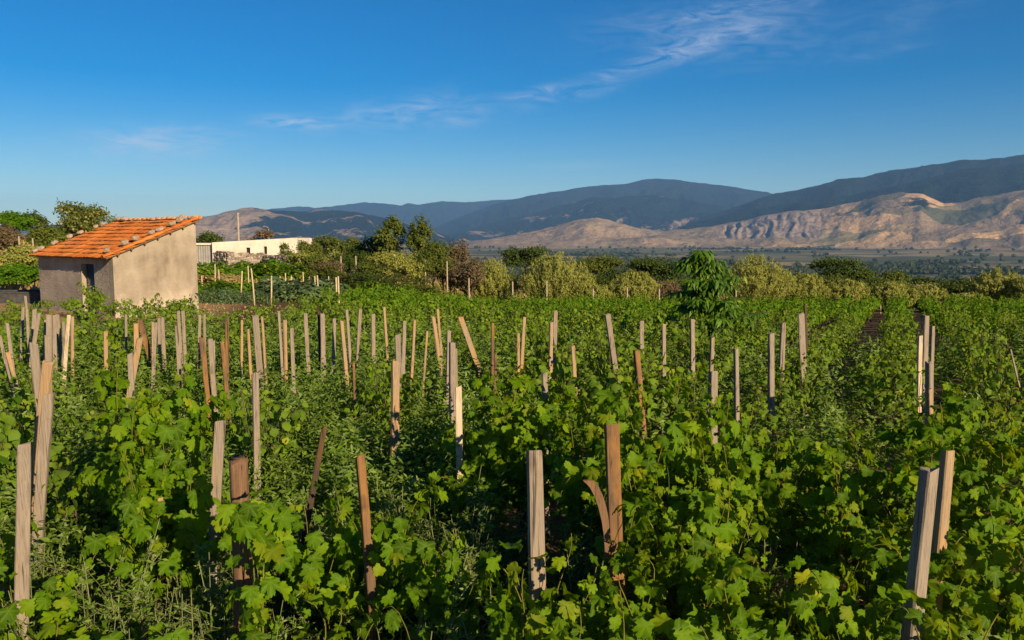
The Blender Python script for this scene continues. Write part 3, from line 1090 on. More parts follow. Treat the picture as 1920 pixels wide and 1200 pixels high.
# ------------------------------------------------------------------ white farm building, dry stone wall
def build_farm():
    y = 66.0
    x0, x1 = at_y(398, 470, y)[0], at_y(557, 470, y)[0]
    xl = at_y(330, 470, y)[0]
    zb = zat((x0 + x1) / 2, y) - 0.4
    zl, zr = at_y(398, 455, y)[2], at_y(557, 446, y)[2]
    t = thing('white_farmhouse', 'low whitewashed farm building with flat roof behind the stone wall', 'building', (x0, y, zb))
    L = x1 - x0
    def wx(px): return at_y(px, 465, y)[0] - x0
    def wz(py): return at_y(480, py, y)[2] - zb
    xs = [0, wx(461), wx(469), wx(494), wx(500.5), L]
    zt = wz(455)
    zs = [0, wz(474), wz(470.5), wz(464), wz(462), zt]
    a = Acc()
    skip = {(1, 2), (1, 3), (3, 2), (3, 3), (3, 1)}
    skip = {(1, 1), (1, 2), (3, 1), (3, 2), (3, 3)}
    zs = [0, wz(476), wz(470), wz(464.2), wz(462), zt]
    skip = {(1, 2), (3, 1), (3, 2), (3, 3)} if False else {(1, 1), (1, 2), (3, 1), (3, 2), (3, 3)}
    wall_cells(a, xs, zs, 0, 0.35, skip)
    obj('front_wall', a.mesh('front_wall', M_WHITE, False), t)
    # sloping parapet on top
    V = [(0, 0, zt), (L, 0, zt), (L, 0, zr - zb), (0, 0, zl - zb + 0.02), (0, 0.35, zt), (L, 0.35, zt), (L, 0.35, zr - zb), (0, 0.35, zl - zb + 0.02)]
    F = [(0, 1, 2, 3), (5, 4, 7, 6), (3, 2, 6, 7), (1, 5, 6, 2), (0, 3, 7, 4)]
    obj('parapet', mk_mesh('parapet', np.array(V), np.array(F), None, False, M_WHITE), t)
    a = Acc(); a.box(L - 0.35, L, 0.353, 5.0, 0, zr - zb - 0.02)
    obj('side_wall', a.mesh('side_wall', M_WHITE, False), t)
    a = Acc(); a.box(0, 0.35, 0.353, 5.0, 0, zl - zb - 0.02)
    obj('side_wall', a.mesh('side_wall', M_WHITE, False), t)
    a = Acc(); a.box(0.36, L - 0.36, 4.65, 5.0, 0, zl - zb - 0.02)
    obj('rear_wall', a.mesh('rear_wall', M_WHITE, False), t)
    # flat roof following the parapet
    V = [(0.1, 0.36, zl - zb - 0.08), (L - 0.1, 0.36, zr - zb - 0.08), (L - 0.1, 4.9, zr - zb - 0.08), (0.1, 4.9, zl - zb - 0.08)]
    V2 = [(a_, b_, c_ + 0.12) for a_, b_, c_ in V]
    obj('roof', mk_mesh('roof', np.array(V + V2), np.array([(3, 2, 1, 0), (4, 5, 6, 7), (0, 1, 5, 4), (1, 2, 6, 5), (2, 3, 7, 6), (3, 0, 4, 7)]), None, False, M_CONC), t)
    for (i, za, zb_) in ((1, zs[1], zs[3]), (3, zs[1], zs[4])):
        a = Acc(); a.box(xs[i], xs[i + 1], 0.22, 0.26, za, zb_)
        w = obj('window', a.mesh('window', M_DARKGAP, False), t)
        a = Acc()
        a.box(xs[i] - 0.03, xs[i + 1] + 0.03, -0.03, 0.02, za - 0.06, za)
        obj('sill', a.mesh('sill', M_CONC, False), w)
        a = Acc(); a.box((xs[i] + xs[i + 1]) / 2 - 0.02, (xs[i] + xs[i + 1]) / 2 + 0.02, 0.18, 0.22, za, zb_)
        obj('frame', a.mesh('frame', WOOD['dark'], False), w)
    # grey lean-to shed on the left
    t = thing('grey_shed', 'grey sheet-metal shed adjoining the white farm building', 'shed', (xl, y + 0.4, zb))
    LS = x0 - xl - 0.02
    zsd = at_y(380, 457, y)[2] - zb
    a = Acc()
    n = 60
    xs_ = np.linspace(0, LS, n)
    yo = 0.03 * np.sin(np.arange(n) * 1.6)
    V = np.concatenate([np.stack([xs_, yo, np.zeros(n)], -1), np.stack([xs_, yo, np.full(n, zsd - 0.1)], -1)])
    F = np.array([(i, i + 1, n + i + 1, n + i) for i in range(n - 1)])
    obj('front_panel', mk_mesh('front_panel', V, F, None, True, M_GREYSHED), t)
    a = Acc(); a.box(0, 0.1, 0.05, 4, 0, zsd - 0.1); obj('side_wall', a.mesh('side_wall', M_GREYSHED, False), t)
    a = Acc(); a.box(-0.15, LS, -0.15, 4.2, zsd - 0.1, zsd + 0.04)
    obj('roof', a.mesh('roof', M_WHITE, False), t)


build_farm()


def build_stone_wall():
    # three straight runs seen in the photo: (px, y distance)
    runs = [((402, 57.0), (428, 55.5), 1.62), ((428, 55.5), (492, 57.5), 1.5), ((492, 57.5), (561, 54.0), 1.4)]
    p0 = at_y(402, 480, 57.0)
    zb = zat(p0[0], p0[1])
    t = thing('dry_stone_wall', 'dry stone wall of pale rubble in front of the white farm building', 'wall', (p0[0], p0[1], zb))
    r = np.random.default_rng(77)
    acc = Acc()
    core = Acc()
    for ((pa, ya), (pb, yb), h) in runs:
        A = at_y(pa, 490, ya)[:2]; B = at_y(pb, 490, yb)[:2]
        L = np.linalg.norm(B - A); d = (B - A) / L; n_ = np.array([d[1], -d[0]])
        za, zb2 = zat(*A), zat(*B)
        def P(s, off, z):
            q = A + d * s + n_ * off
            return (q[0] - p0[0], q[1] - p0[1], z + za + (zb2 - za) * s / L - zb)
        V = [P(s, o, z) for z in (-0.3, h - 0.1) for o in (0.0, -0.5) for s in (0, L)]
        core.add(V, [(0, 2, 3, 1), (4, 5, 7, 6), (0, 1, 5, 4), (2, 6, 7, 3), (0, 4, 6, 2), (1, 3, 7, 5)])
        z = 0.0
        while z < h:
            hh = r.uniform(0.11, 0.2)
            s = -r.uniform(0, 0.1)
            while s < L:
                w = r.uniform(0.12, 0.34)
                cx, cz = s + w / 2, z + hh / 2 + r.uniform(-0.03, 0.03)
                k = r.uniform(0.82, 0.98)
                dep = r.uniform(0.03, 0.12)
                VV = []
                for (fx, fz, o) in ((-.5, -.5, -.05), (.5, -.5, -.05), (.5, .5, -.05), (-.5, .5, -.05),
                                    (-.34, -.34, 1), (.34, -.34, 1), (.34, .34, 1), (-.34, .34, 1)):
                    VV.append(P(cx + fx * w * k + r.uniform(-.02, .02), dep * o + (0.0 if o < 0 else r.uniform(-.02, .02)), cz + fz * hh * k + r.uniform(-.02, .02)))
                acc.add(VV, [(4, 5, 6, 7), (0, 1, 5, 4), (1, 2, 6, 5), (2, 3, 7, 6), (3, 0, 4, 7)], rnd=r.random())
                s += w
            z += hh
        # coping
        s = 0
        while s < L:
            w = r.uniform(0.2, 0.45); hh = r.uniform(0.1, 0.26)
            VV = [P(s + fx * w * 0.95, -0.55 + fy * 0.6, h - 0.12 + fz * hh + r.uniform(-.03, .03)) for fz in (0, 1) for fy in (0, 1) for fx in (0, 1)]
            acc.add(VV, [(0, 2, 3, 1), (4, 5, 7, 6), (0, 1, 5, 4), (2, 6, 7, 3), (0, 4, 6, 2), (1, 3, 7, 5)], rnd=r.random() * 0.7)
            s += w
    obj('rubble_core', core.mesh('rubble_core', M_CONC, False), t)
    stuff(obj('facing_stones', acc.mesh('facing_stones', M_WALLSTONE, False), t))


build_stone_wall()


def build_poles():
    y = 74.0
    p = at_y(447, 440, y); zt = at_y(447, 399, y)[2]; zb = zat(p[0], y)
    t = thing('utility_pole', 'bare wooden utility pole rising behind the white farm building', 'pole', (p[0], y, zb))
    a = Acc(); a.tube([(0, 0, -0.3), (0, 0, (zt - zb) / 2), (0.02, 0, zt - zb)], [0.11, 0.10, 0.085], 10)
    obj('shaft', a.mesh('shaft', M_UPOLE), t)
    a = Acc(); a.tube([(0.07, -0.05, zt - zb - 0.2), (0.26, -0.05, zt - zb - 0.2)], [0.025, 0.025], 6)
    a.tube([(0.24, -0.05, zt - zb - 0.2), (0.24, -0.05, zt - zb - 0.02)], [0.03, 0.025], 6)
    obj('insulator', a.mesh('insulator', M_CONC), t)
    y = 95.0
    p = at_y(504, 437, y); zt = at_y(504, 424, y)[2]; zb = zat(p[0], y)
    t = thing('street_lamp', 'thin pale lamp post with bent arm far behind the farm roof', 'lamp post', (p[0], y, zb))
    h = zt - zb
    a = Acc(); a.tube([(0, 0, -0.3), (0, 0, h * 0.9), (-0.1, 0, h * 0.97), (-0.45, 0, h)], [0.06, 0.05, 0.045, 0.04], 8)
    obj('post', a.mesh('post', M_UPOLE), t)
    a = Acc(); a.tube([(-0.4, 0, h - 0.02), (-0.62, 0, h - 0.04), (-0.8, 0, h - 0.06)], [0.05, 0.09, 0.03], 8)
    obj('lamp_head', a.mesh('lamp_head', M_CONC), t)


build_poles()
# ------------------------------------------------------------------ leaf templates
def grape_leaf(seed, fold, cup, lobe):
    r = np.random.default_rng(seed)
    # outline by angle from the tip (0 = tip), radius from the petiole point
    key = [(0, 1.0), (9, 0.84), (15, 0.90), (23, 0.76), (29, 0.72 - 0.16 * lobe), (38, 0.80), (45, 0.78), (53, 0.92), (61, 0.76), (68, 0.79), (80, 0.64 - 0.12 * lobe),
           (90, 0.72), (100, 0.65), (110, 0.74), (122, 0.60), (132, 0.62), (148, 0.50), (166, 0.34)]
    vein = {0: 1, 53: 1, 110: 0.9}
    pts = []; vn = []
    for sgn in (1, -1):
        for a, rad in (key if sgn == 1 else key[:0:-1]):
            an = math.radians(a) * sgn
            k = rad * (1 + r.uniform(-0.05, 0.05))
            pts.append((k * math.sin(an), k * math.cos(an)))
            vn.append(vein.get(a, 0.0))
    pts = np.array(pts) * 0.62
    pts[:, 1] += 0.16
    V = np.concatenate([[[0, 0.16 * 0.9]], pts * 1.0])
    c = V[0]
    dx = V[:, 0]; dy = V[:, 1] - 0.16
    rr = np.hypot(dx, dy)
    z = -cup * rr ** 2 + fold * np.abs(dx) - 0.25 * np.clip(dy, 0, 1) ** 2 + 0.06 * np.sin(6 * np.arctan2(dx, dy) + seed) * rr * 2
    V3 = np.stack([V[:, 0], V[:, 1], z], -1)
    n = len(pts)
    F = np.array([(0, 1 + (i + 1) % n, 1 + i) for i in range(n)])
    return V3, F, np.array([0.8] + vn)


LEAVES = [grape_leaf(i, f, c, l) for i, (f, c, l) in enumerate(((0.32, 0.45, 0.8), (0.10, 0.8, 1.0), (0.45, 0.2, 0.6), (-0.22, 0.5, 1.2), (0.25, 0.95, 0.9)))]
# coarse vine leaf for vines farther back
MIDLEAF = (np.array([(0, 0, 0), (0.42, 0.12, -0.06), (0.5, 0.5, -0.1), (0.0, 1.0, -0.22), (-0.5, 0.5, -0.1), (-0.42, 0.12, -0.06), (0, 0.45, 0.06)]) * (0.85, 0.85, 0.85),
           np.array([(6, 0, 1), (6, 1, 2), (6, 2, 3), (6, 3, 4), (6, 4, 5), (6, 5, 0)]), np.array([0.6, 0, 0, 0.3, 0, 0, 0.5]))
QUAD = (np.array([(0, 0, 0), (0.42, 0.5, -0.05), (0, 1.0, -0.12), (-0.42, 0.5, -0.05)]), np.array([(0, 1, 2), (0, 2, 3)]), np.zeros(4))
LANCE = (np.array([(0, 0, 0), (0.16, 0.45, 0.02), (0, 1.0, -0.12), (-0.16, 0.45, 0.02)]), np.array([(0, 1, 2), (0, 2, 3)]), np.zeros(4))
LONG = (np.array([(0, 0, 0), (0.13, 0.25, -0.01), (0.15, 0.55, -0.08), (0, 1.0, -0.28), (-0.15, 0.55, -0.08), (-0.13, 0.25, -0.01), (0, 0.4, 0.03)]),
        np.array([(6, 0, 1), (6, 1, 2), (6, 2, 3), (6, 3, 4), (6, 4, 5), (6, 5, 0)]), np.array([0.5, 0, 0, 0.2, 0, 0, 0.5]))

leaf_meshes = []
for i, (tv, tf, tvn) in enumerate(LEAVES):
    for yl in (0.0, 0.0, 0.30, 0.75):
        leaf_meshes.append((yl, mk_mesh('leaf', tv, tf, dict(rnd=np.full(len(tv), 0.13 * i), yel=np.full(len(tv), yl), vein=tvn, lu=tv[:, 0], lv=tv[:, 1]), True, M_VINE)))
LEAF_G = [m for y, m in leaf_meshes if y == 0.0]
LEAF_Y = [m for y, m in leaf_meshes if 0.1 < y < 0.5]
LEAF_YY = [m for y, m in leaf_meshes if y > 0.6]


def gen_vine(seed, h, rad, nshoot, size, step, spread_low=True):
    """shoots and leaves of a staked vine, base at the origin"""
    r = np.random.default_rng(seed)
    head = np.array([r.normal(0, 0.05), r.normal(0, 0.05), 0.36])
    shoots = []; P = []; N = []; T = []; S = []; Y = []
    for s in range(nshoot):
        a = 2 * math.pi * (s + r.uniform(-0.3, 0.3)) / nshoot
        out = np.array([math.cos(a), math.sin(a), 0])
        reach = rad * r.uniform(0.45, 1.1)
        top = h * r.uniform(0.62, 1.0)
        kind = r.random()
        n = max(8, int((top - 0.3) / step * 1.15))
        t = np.linspace(0, 1, n)
        if kind < 0.55:       # climbs the stake, then nods outward
            hor = reach * (0.55 * np.sin(t * math.pi * 0.8) + 0.45 * t ** 3)
            z = head[2] + (top - head[2]) * t ** 0.9
            z = z - 0.12 * np.clip(t - 0.8, 0, 1) * 5 * r.random()
        else:                 # arches out and hangs
            hor = reach * (0.15 + 1.15 * t)
            z = head[2] + (top - head[2]) * np.sin(np.clip(t * 1.25, 0, 1.6) * math.pi * 0.5) * r.uniform(0.7, 1.0) - 0.25 * t ** 4
        pts = head + out * hor[:, None] + np.array([0, 0, 1]) * (z - head[2])[:, None]
        side = np.array([-out[1], out[0], 0])
        pts = pts + side * (0.06 * np.sin(t * r.uniform(4, 9) + r.uniform(0, 6)))[:, None] * rad * 2
        shoots.append(pts)
        for i in range(2, n):
            for rep in range(2 if r.random() < 0.55 else 1):
                an = r.uniform(0, 2 * math.pi)
                o2 = norm(out * 0.7 + np.array([math.cos(an), math.sin(an), r.uniform(-0.2, 0.4)]))
                pet = r.uniform(0.04, 0.13) * (size / 0.13)
                p = pts[i] + o2 * pet
                ax = np.array([p[0], p[1], 0])
                nrm = norm(ax) * 0.75 + np.array([0, 0, r.uniform(0.1, 0.8)]) + SUN * 0.4 + r.normal(0, 0.42, 3)
                tip = np.array([0, 0, -1.0]) + norm(ax) * 0.35 + r.normal(0, 0.35, 3)
                tt = t[i]
                sz = size * r.uniform(0.72, 1.15) * (1 - 0.55 * max(0, tt - 0.75) / 0.25)
                P.append(p); N.append(nrm); T.append(tip); S.append(sz)
                y = 0.0
                if tt > 0.85: y = r.uniform(0.1, 0.4)
                elif r.random() < 0.035: y = r.uniform(0.4, 1.0)
                elif r.random() < 0.10: y = r.uniform(0.1, 0.35)
                Y.append(y)
    return shoots, np.array(P), np.array(N), np.array(T), np.array(S), np.array(Y), head


def trunk_mesh(seed, head, h0=-0.1):
    r = np.random.default_rng(seed)
    t = np.linspace(0, 1, 7)
    P = np.stack([head[0] * t + 0.05 * np.sin(t * 5 + seed), head[1] * t + 0.05 * np.cos(t * 4 + seed), h0 + (head[2] - h0) * t], -1)
    a = Acc()
    a.tube(P, 0.036 + 0.012 * np.sin(t * 9 + seed) + 0.01 * (t > 0.8), 8)
    return a.mesh('trunk', M_TRUNK)


def grape_mesh(seed):
    r = np.random.default_rng(seed)
    a = Acc()
    oct_v = []
    for (lat, k) in ((-1, 1), (-0.45, 6), (0.45, 6), (1, 1)):
        for i in range(k):
            an = 2 * math.pi * i / k + lat
            c = math.sqrt(max(0, 1 - lat * lat))
            oct_v.append((c * math.cos(an), c * math.sin(an), lat))
    V = np.array(oct_v)
    F = [(0, 1 + (i + 1) % 6, 1 + i) for i in range(6)] + [(13, 7 + i, 7 + (i + 1) % 6) for i in range(6)]
    F += [(1 + i, 1 + (i + 1) % 6, 7 + (i + 1) % 6) for i in range(6)] + [(1 + i, 7 + (i + 1) % 6, 7 + i) for i in range(6)]
    for i in range(46):
        t = r.random()
        rad = 0.042 * math.sin(math.pi * (0.15 + 0.8 * (1 - t))) + 0.006
        an = r.uniform(0, 6.28)
        c = np.array([rad * math.cos(an), rad * math.sin(an), -0.02 - 0.16 * t])
        a.add(V * 0.0105 + c, F)
    a.tube([(0, 0, 0.05), (0, 0, -0.06)], [0.003, 0.003], 4)
    return a.mesh('grape_cluster', M_GRAPE)


GRAPES = [grape_mesh(3), grape_mesh(8)]


def near_vine(p, h, rad, nshoot, seed, label, size=0.135, max_leaf=120, grapes=0, step=0.066):
    z = zat(p[0], p[1])
    t = thing('grapevine', label, 'grapevine', (p[0], p[1], z), 0.0, None)
    shoots, P, N, T, S, Y, head = gen_vine(seed, h, rad, nshoot, size, step)
    r = np.random.default_rng(seed + 500)
    obj('trunk', trunk_mesh(seed, head), t)
    for pts in shoots:
        a = Acc(); a.tube(pts, np.linspace(0.005, 0.002, len(pts)), 5)
        obj('shoot', a.mesh('shoot', M_SHOOT), t)
    # leaves that face the viewer's side or the sun and lie outermost become single objects
    view = norm(np.array([-p[0], -p[1], 0.6]))
    score = (P - np.array([0, 0, 0.7])) @ view * 1.0 + 0.25 * P[:, 2] + r.normal(0, 0.06, len(P))
    order = np.argsort(-score)
    sel = order[:max_leaf]; rest = order[max_leaf:]
    R = frames(N[sel], T[sel])
    for k, i in enumerate(sel):
        y = Y[i]
        pool = LEAF_YY if y > 0.75 else (LEAF_Y if y > 0.3 else LEAF_G)
        o = bpy.data.objects.new('leaf', pool[int(r.integers(len(pool)))])
        col.objects.link(o)
        o.parent = t
        m = R[k] * S[i]
        o.matrix_local = Matrix(((m[0, 0], m[0, 1], m[0, 2], P[i, 0]), (m[1, 0], m[1, 1], m[1, 2], P[i, 1]), (m[2, 0], m[2, 1], m[2, 2], P[i, 2]), (0, 0, 0, 1)))
    if len(rest):
        acc = Acc()
        vr = r.integers(0, len(LEAVES), len(rest))
        for v in range(len(LEAVES)):
            q = rest[vr == v]
            leaf_cloud(acc, LEAVES[v], P[q], N[q], T[q], S[q], r.random(len(q)), Y[q])
        stuff(obj('foliage', acc.mesh('foliage', M_VINE), t))
    for g in range(grapes):
        i = int(r.integers(len(P)))
        q = norm(np.array([view[0], view[1], 0])) * rad * 0.7
        o = obj('grape_cluster', GRAPES[g % 2], t)
        o.location = (q[0] + r.normal(0, 0.08), q[1] + r.normal(0, 0.08), h * 0.62 - 0.28 * g)
    return t


def field_vine_meshes(seed, h, rad, nshoot, size, step, tmpl, mat):
    shoots, P, N, T, S, Y, head = gen_vine(seed, h, rad, nshoot, size, step)
    r = np.random.default_rng(seed)
    acc = Acc()
    leaf_cloud(acc, tmpl, P, N, T, S, r.random(len(P)), Y)
    a = Acc()
    t = np.linspace(0, 1, 5)
    a.tube(np.stack([head[0] * t, head[1] * t, -0.1 + (head[2] + 0.1) * t], -1), 0.035, 6)
    for pts in shoots:
        q = pts[::3]
        if len(q) > 2:
            a.tube(q, 0.006, 3, False)
    return a.mesh('trunk', M_TRUNK), acc.mesh('foliage', mat), (P, N, T, S, Y)


# ------------------------------------------------------------------ stakes
STAKES = [
    # top px, py, lower px, py, width px, tone, height m, label (None: shared)
    (42, 835, 40, 1200, 28, 'grey', 1.62, 'broad smooth grey stake standing clear beside a leaning brown pair'),
    (93, 680, 64, 925, 20, 'tan', 1.72, 'tan split stake with fresh orange face leaning against a brown stake'),
    (91, 740, 68, 1090, 22, 'grey', 1.62, 'grey brown plank leaning in front of the tan orange stake'),
    (64, 645, 76, 770, 17, 'grey', 1.62, 'wide grey board under the two thin crossed sticks near the hut'),
    (415, 790, 395, 1100, 22, 'grey', 1.55, 'pale grey stake leaning beside the rough bark log'),
    (478, 700, 479, 855, 14, 'grey', 1.5, 'short squared grey stake rising from weeds behind the bark log'),
    (607, 800, 568, 1040, 13, 'dark', 1.4, 'blackened twisted stake leaning among shaded weeds'),
    (674, 857, 700, 1200, 20, 'brown', 1.5, 'slim brown stake with shiny orange streak leaning toward the grey post'),
    (740, 678, 739, 888, 18, 'tan', 1.5, 'broad tan brown plank standing upright among the weeds'),
    (860, 726, 867, 1045, 14, 'pale', 1.5, 'pale freshly split stake touching a taller grey stake'),
    (847, 643, 852, 940, 13, 'grey', 1.6, 'tall grey stake directly behind the pale freshly split stake'),
    (1000, 845, 1013, 1200, 34, 'grey', 1.66, 'thick grey brown squared post with clean flat sides among the vines'),
    (1020, 700, 1026, 960, 14, 'grey', 1.5, 'narrow grey stake behind the thick squared post'),
    (1149, 797, 1158, 1200, 30, 'brown', 1.72, 'splintered dark brown stake with a strip peeling away'),
    (1742, 880, 1714, 1200, 38, 'grey', 1.62, 'heavy grey squared post leaning in front of a tan post'),
    (1776, 846, 1762, 1100, 30, 'tan', 1.6, 'tan post with a dark shadow behind the heavy leaning grey post'),
    (1338, 699, 1340, 875, 17, 'grey', 1.55, 'wide weathered grey plank overlapped by vine leaves'),
    (1379, 654, 1381, 870, 11, 'grey', 1.5, 'slender dark sided grey stake by the shady vine alley'),
    (1446, 625, 1446, 820, 13, 'grey', 1.6, 'tall straight two-faced grey stake by the shady vine alley'),
    (1469, 606, 1466, 720, 11, 'grey', 1.5, 'flat grey stake with a nail mark beside the tall straight stake'),
    (1503, 588, 1507, 765, 15, 'grey', 1.6, 'tall grey stake paired with a black stake behind it'),
    (1509, 572, 1513, 770, 8, 'dark', 1.6, 'black weathered stake half hidden behind a tall grey stake'),
    (1741, 680, 1741, 830, 19, 'grey', 1.5, 'stubby weathered plank in the cluster of stakes by the dark soil alley'),
    (1740, 728, 1742, 838, 15, 'tan', 1.35, 'short tan board at the foot of the stake cluster by the soil alley'),
    (1726, 630, 1724, 740, 10, 'pale', 1.5, 'pale narrow stake on the edge of the cluster by the soil alley'),
    (1736, 592, 1737, 690, 15, 'grey', 1.6, 'tallest grey stake of the cluster by the dark soil alley'),
    (1749, 612, 1748, 700, 10, 'grey', 1.5, 'round topped grey stake at the back of the cluster by the soil alley'),
    (377, 635, 392, 745, 12, 'brown', 1.6, 'brown stake crossing a long grey plank below the hut'),
    (394, 635, 408, 800, 10, 'grey', 1.6, 'long grey plank crossing a brown stake below the hut'),
    (416, 642, 428, 790, 9, 'brown', 1.5, 'slim orange brown stake right of the crossing planks'),
    (480, 592, 486, 745, 13, 'grey', 1.6, 'broad flat grey plank leaning slightly above the short squared stake'),
    (640, 602, 660, 850, 8, 'tan', 1.5, 'long tan pole leaning into a thin forked stick'),
    (864, 595, 885, 655, 12, 'tan', 1.5, 'broken tan board leaning steeply over the green vines'),
    (1192, 656, 1198, 728, 14, 'brown', 1.45, 'short orange brown stump of a stake beside a taller grey one'),
    (1140, 589, 1156, 705, 11, 'grey', 1.6, 'grey tan plank leaning behind yellow vine tips'),
    (129, 592, 118, 725, 8, 'pale', 1.55, 'bleached white stake leaning below the hut door'),
    (1033, 605, 1031, 740, 9, 'tan', 1.5, 'orange edged stake touching a taller grey stake'),
    (1042, 584, 1038, 742, 9, 'grey', 1.55, 'tall grey stake touching an orange edged stake'),
    (535, 599, 536, 765, 8, 'tan', 1.5, 'straight orange tan pole among the bright weeds'),
    (300, 935, 300, 990, 13, 'tan', 1.0, 'sawn-off tan stake hidden low in vine leaves'),
]
SHARED = [
    (13, 607, 22, 665, 7, 'grey', 1.5), (0, 630, 9, 668, 6, 'grey', 1.45), (14, 661, 18, 676, 8, 'tan', 1.3),
    (47, 555, 49, 576, 5, 'grey', 1.5), (44, 576, 42, 642, 6, 'grey', 1.5), (50, 580, 57, 655, 6, 'grey', 1.5), (64, 580, 64, 632, 9, 'grey', 1.5),
    (73, 588, 64, 652, 7, 'grey', 1.5), (84, 600, 83, 632, 5, 'grey', 1.45), (91, 591, 94, 690, 12, 'grey', 1.55), (99, 592, 105, 720, 9, 'grey', 1.5),
    (108, 590, 115, 686, 8, 'grey', 1.5), (120, 604, 120, 662, 6, 'grey', 1.45), (136, 594, 136, 668, 7, 'tan', 1.5), (88, 630, 89, 702, 13, 'grey', 1.5),
    (199, 622, 200, 690, 8, 'tan', 1.4), (236, 590, 236, 620, 5, 'grey', 1.45), (254, 607, 256, 642, 10, 'tan', 1.4), (263, 600, 276, 645, 11, 'brown', 1.45),
    (262, 634, 252, 692, 13, 'tan', 1.4), (243, 664, 246, 702, 11, 'grey', 1.35), (286, 604, 286, 624, 5, 'tan', 1.45), (293, 605, 292, 662, 6, 'grey', 1.5),
    (298, 597, 302, 682, 6, 'grey', 1.5), (305, 596, 310, 677, 7, 'grey', 1.5), (334, 584, 337, 652, 7, 'grey', 1.55), (342, 583, 345, 647, 7, 'grey', 1.55),
    (332, 612, 336, 672, 9, 'grey', 1.45), (374, 590, 373, 662, 6, 'grey', 1.5), (384, 590, 384, 627, 5, 'grey', 1.5), (400, 640, 400, 702, 6, 'grey', 1.4),
    (425, 598, 426, 672, 8, 'brown', 1.5), (453, 601, 453, 642, 5, 'tan', 1.45), (464, 618, 467, 667, 6, 'tan', 1.4), (491, 594, 497, 672, 6, 'tan', 1.5),
    (522, 585, 528, 677, 6, 'grey', 1.55), (547, 616, 556, 785, 8, 'grey', 1.5), (573, 588, 580, 702, 8, 'grey', 1.5), (598, 583, 599, 640, 6, 'dark', 1.5),
    (604, 588, 606, 672, 11, 'grey', 1.5), (626, 598, 624, 742, 8, 'grey', 1.5), (650, 582, 657, 687, 6, 'grey', 1.5), (676, 580, 668, 742, 7, 'grey', 1.55),
    (663, 680, 666, 795, 5, 'brown', 1.2), (699, 589, 699, 692, 9, 'grey', 1.5), (720, 575, 726, 660, 5, 'tan', 1.5), (747, 628, 750, 762, 12, 'grey', 1.5),
    (758, 603, 757, 672, 8, 'grey', 1.5), (777, 600, 770, 732, 6, 'tan', 1.5), (801, 621, 799, 648, 5, 'tan', 1.4), (812, 594, 828, 717, 8, 'tan', 1.5),
    (821, 580, 828, 657, 5, 'tan', 1.5), (841, 620, 840, 747, 9, 'grey', 1.5), (923, 606, 923, 685, 7, 'brown', 1.5), (929, 664, 929, 684, 6, 'brown', 1.2),
    (972, 625, 972, 668, 8, 'tan', 1.4), (983, 595, 980, 657, 7, 'tan', 1.5), (1075, 650, 1078, 705, 8, 'tan', 1.4), (1204, 602, 1203, 717, 9, 'grey', 1.5),
    (1244, 608, 1244, 692, 11, 'grey', 1.5), (1297, 598, 1297, 682, 12, 'grey', 1.5), (1335, 633, 1333, 700, 10, 'grey', 1.5), (1895, 655, 1905, 697, 4, 'grey', 1.3),
    (855, 655, 856, 730, 7, 'grey', 1.5),
]
STAKE_POS = []


def stake_mesh(vec, w, dpt, tone, seed, round_=False):
    """prism from the origin along vec; rings jittered, chipped top"""
    r = np.random.default_rng(seed)
    n = 9
    sides = 10 if round_ else 8
    V = []
    c = 0.16
    if round_:
        base = [(0.5 * math.cos(2 * math.pi * i / sides), 0.5 * math.sin(2 * math.pi * i / sides)) for i in range(sides)]
    else:
        base = [(-.5 + c * .5, -.5), (.5 - c * .5, -.5), (.5, -.5 + c), (.5, .5 - c), (.5 - c * .5, .5), (-.5 + c * .5, .5), (-.5, .5 - c), (-.5, -.5 + c)]
    base = np.array(base)
    skew = r.normal(0, 0.06)
    phase = r.uniform(0, 6)
    side_j = r.normal(0, 0.025, (sides,))
    slant = r.uniform(-0.5, 0.5, 2)
    for k in range(n):
        t = k / (n - 1)
        ww = w * (1.02 - 0.10 * t + 0.035 * math.sin(t * 7 + phase)); dd = dpt * (1.02 - 0.10 * t + 0.05 * math.cos(t * 6 + phase))
        off = np.array([0.10 * w * math.sin(t * 4.2 + phase), 0.08 * w * math.cos(t * 3.7 + phase)])
        for i in range(sides):
            b = base[i] * (1 + side_j[i] + r.normal(0, 0.018))
            x = b[0] * ww + off[0] + b[1] * skew * w; y = b[1] * dd + off[1]
            z = vec[2] * t
            if k == n - 1:
                z += (b[0] * slant[0] + b[1] * slant[1]) * w * 0.45 + r.normal(0, 0.006)
            V.append((x + vec[0] * t, y + vec[1] * t, z))
    F = []
    for k in range(n - 1):
        for i in range(sides):
            F.append((k * sides + i, k * sides + (i + 1) % sides, (k + 1) * sides + (i + 1) % sides, (k + 1) * sides + i))
    acc = Acc(); acc.add(V, F)
    q = (n - 1) * sides
    acc.F[3] = [np.array([(q, q + i, q + i + 1) for i in range(1, sides - 1)])]
    return acc.mesh('stake', WOOD[tone], round_)


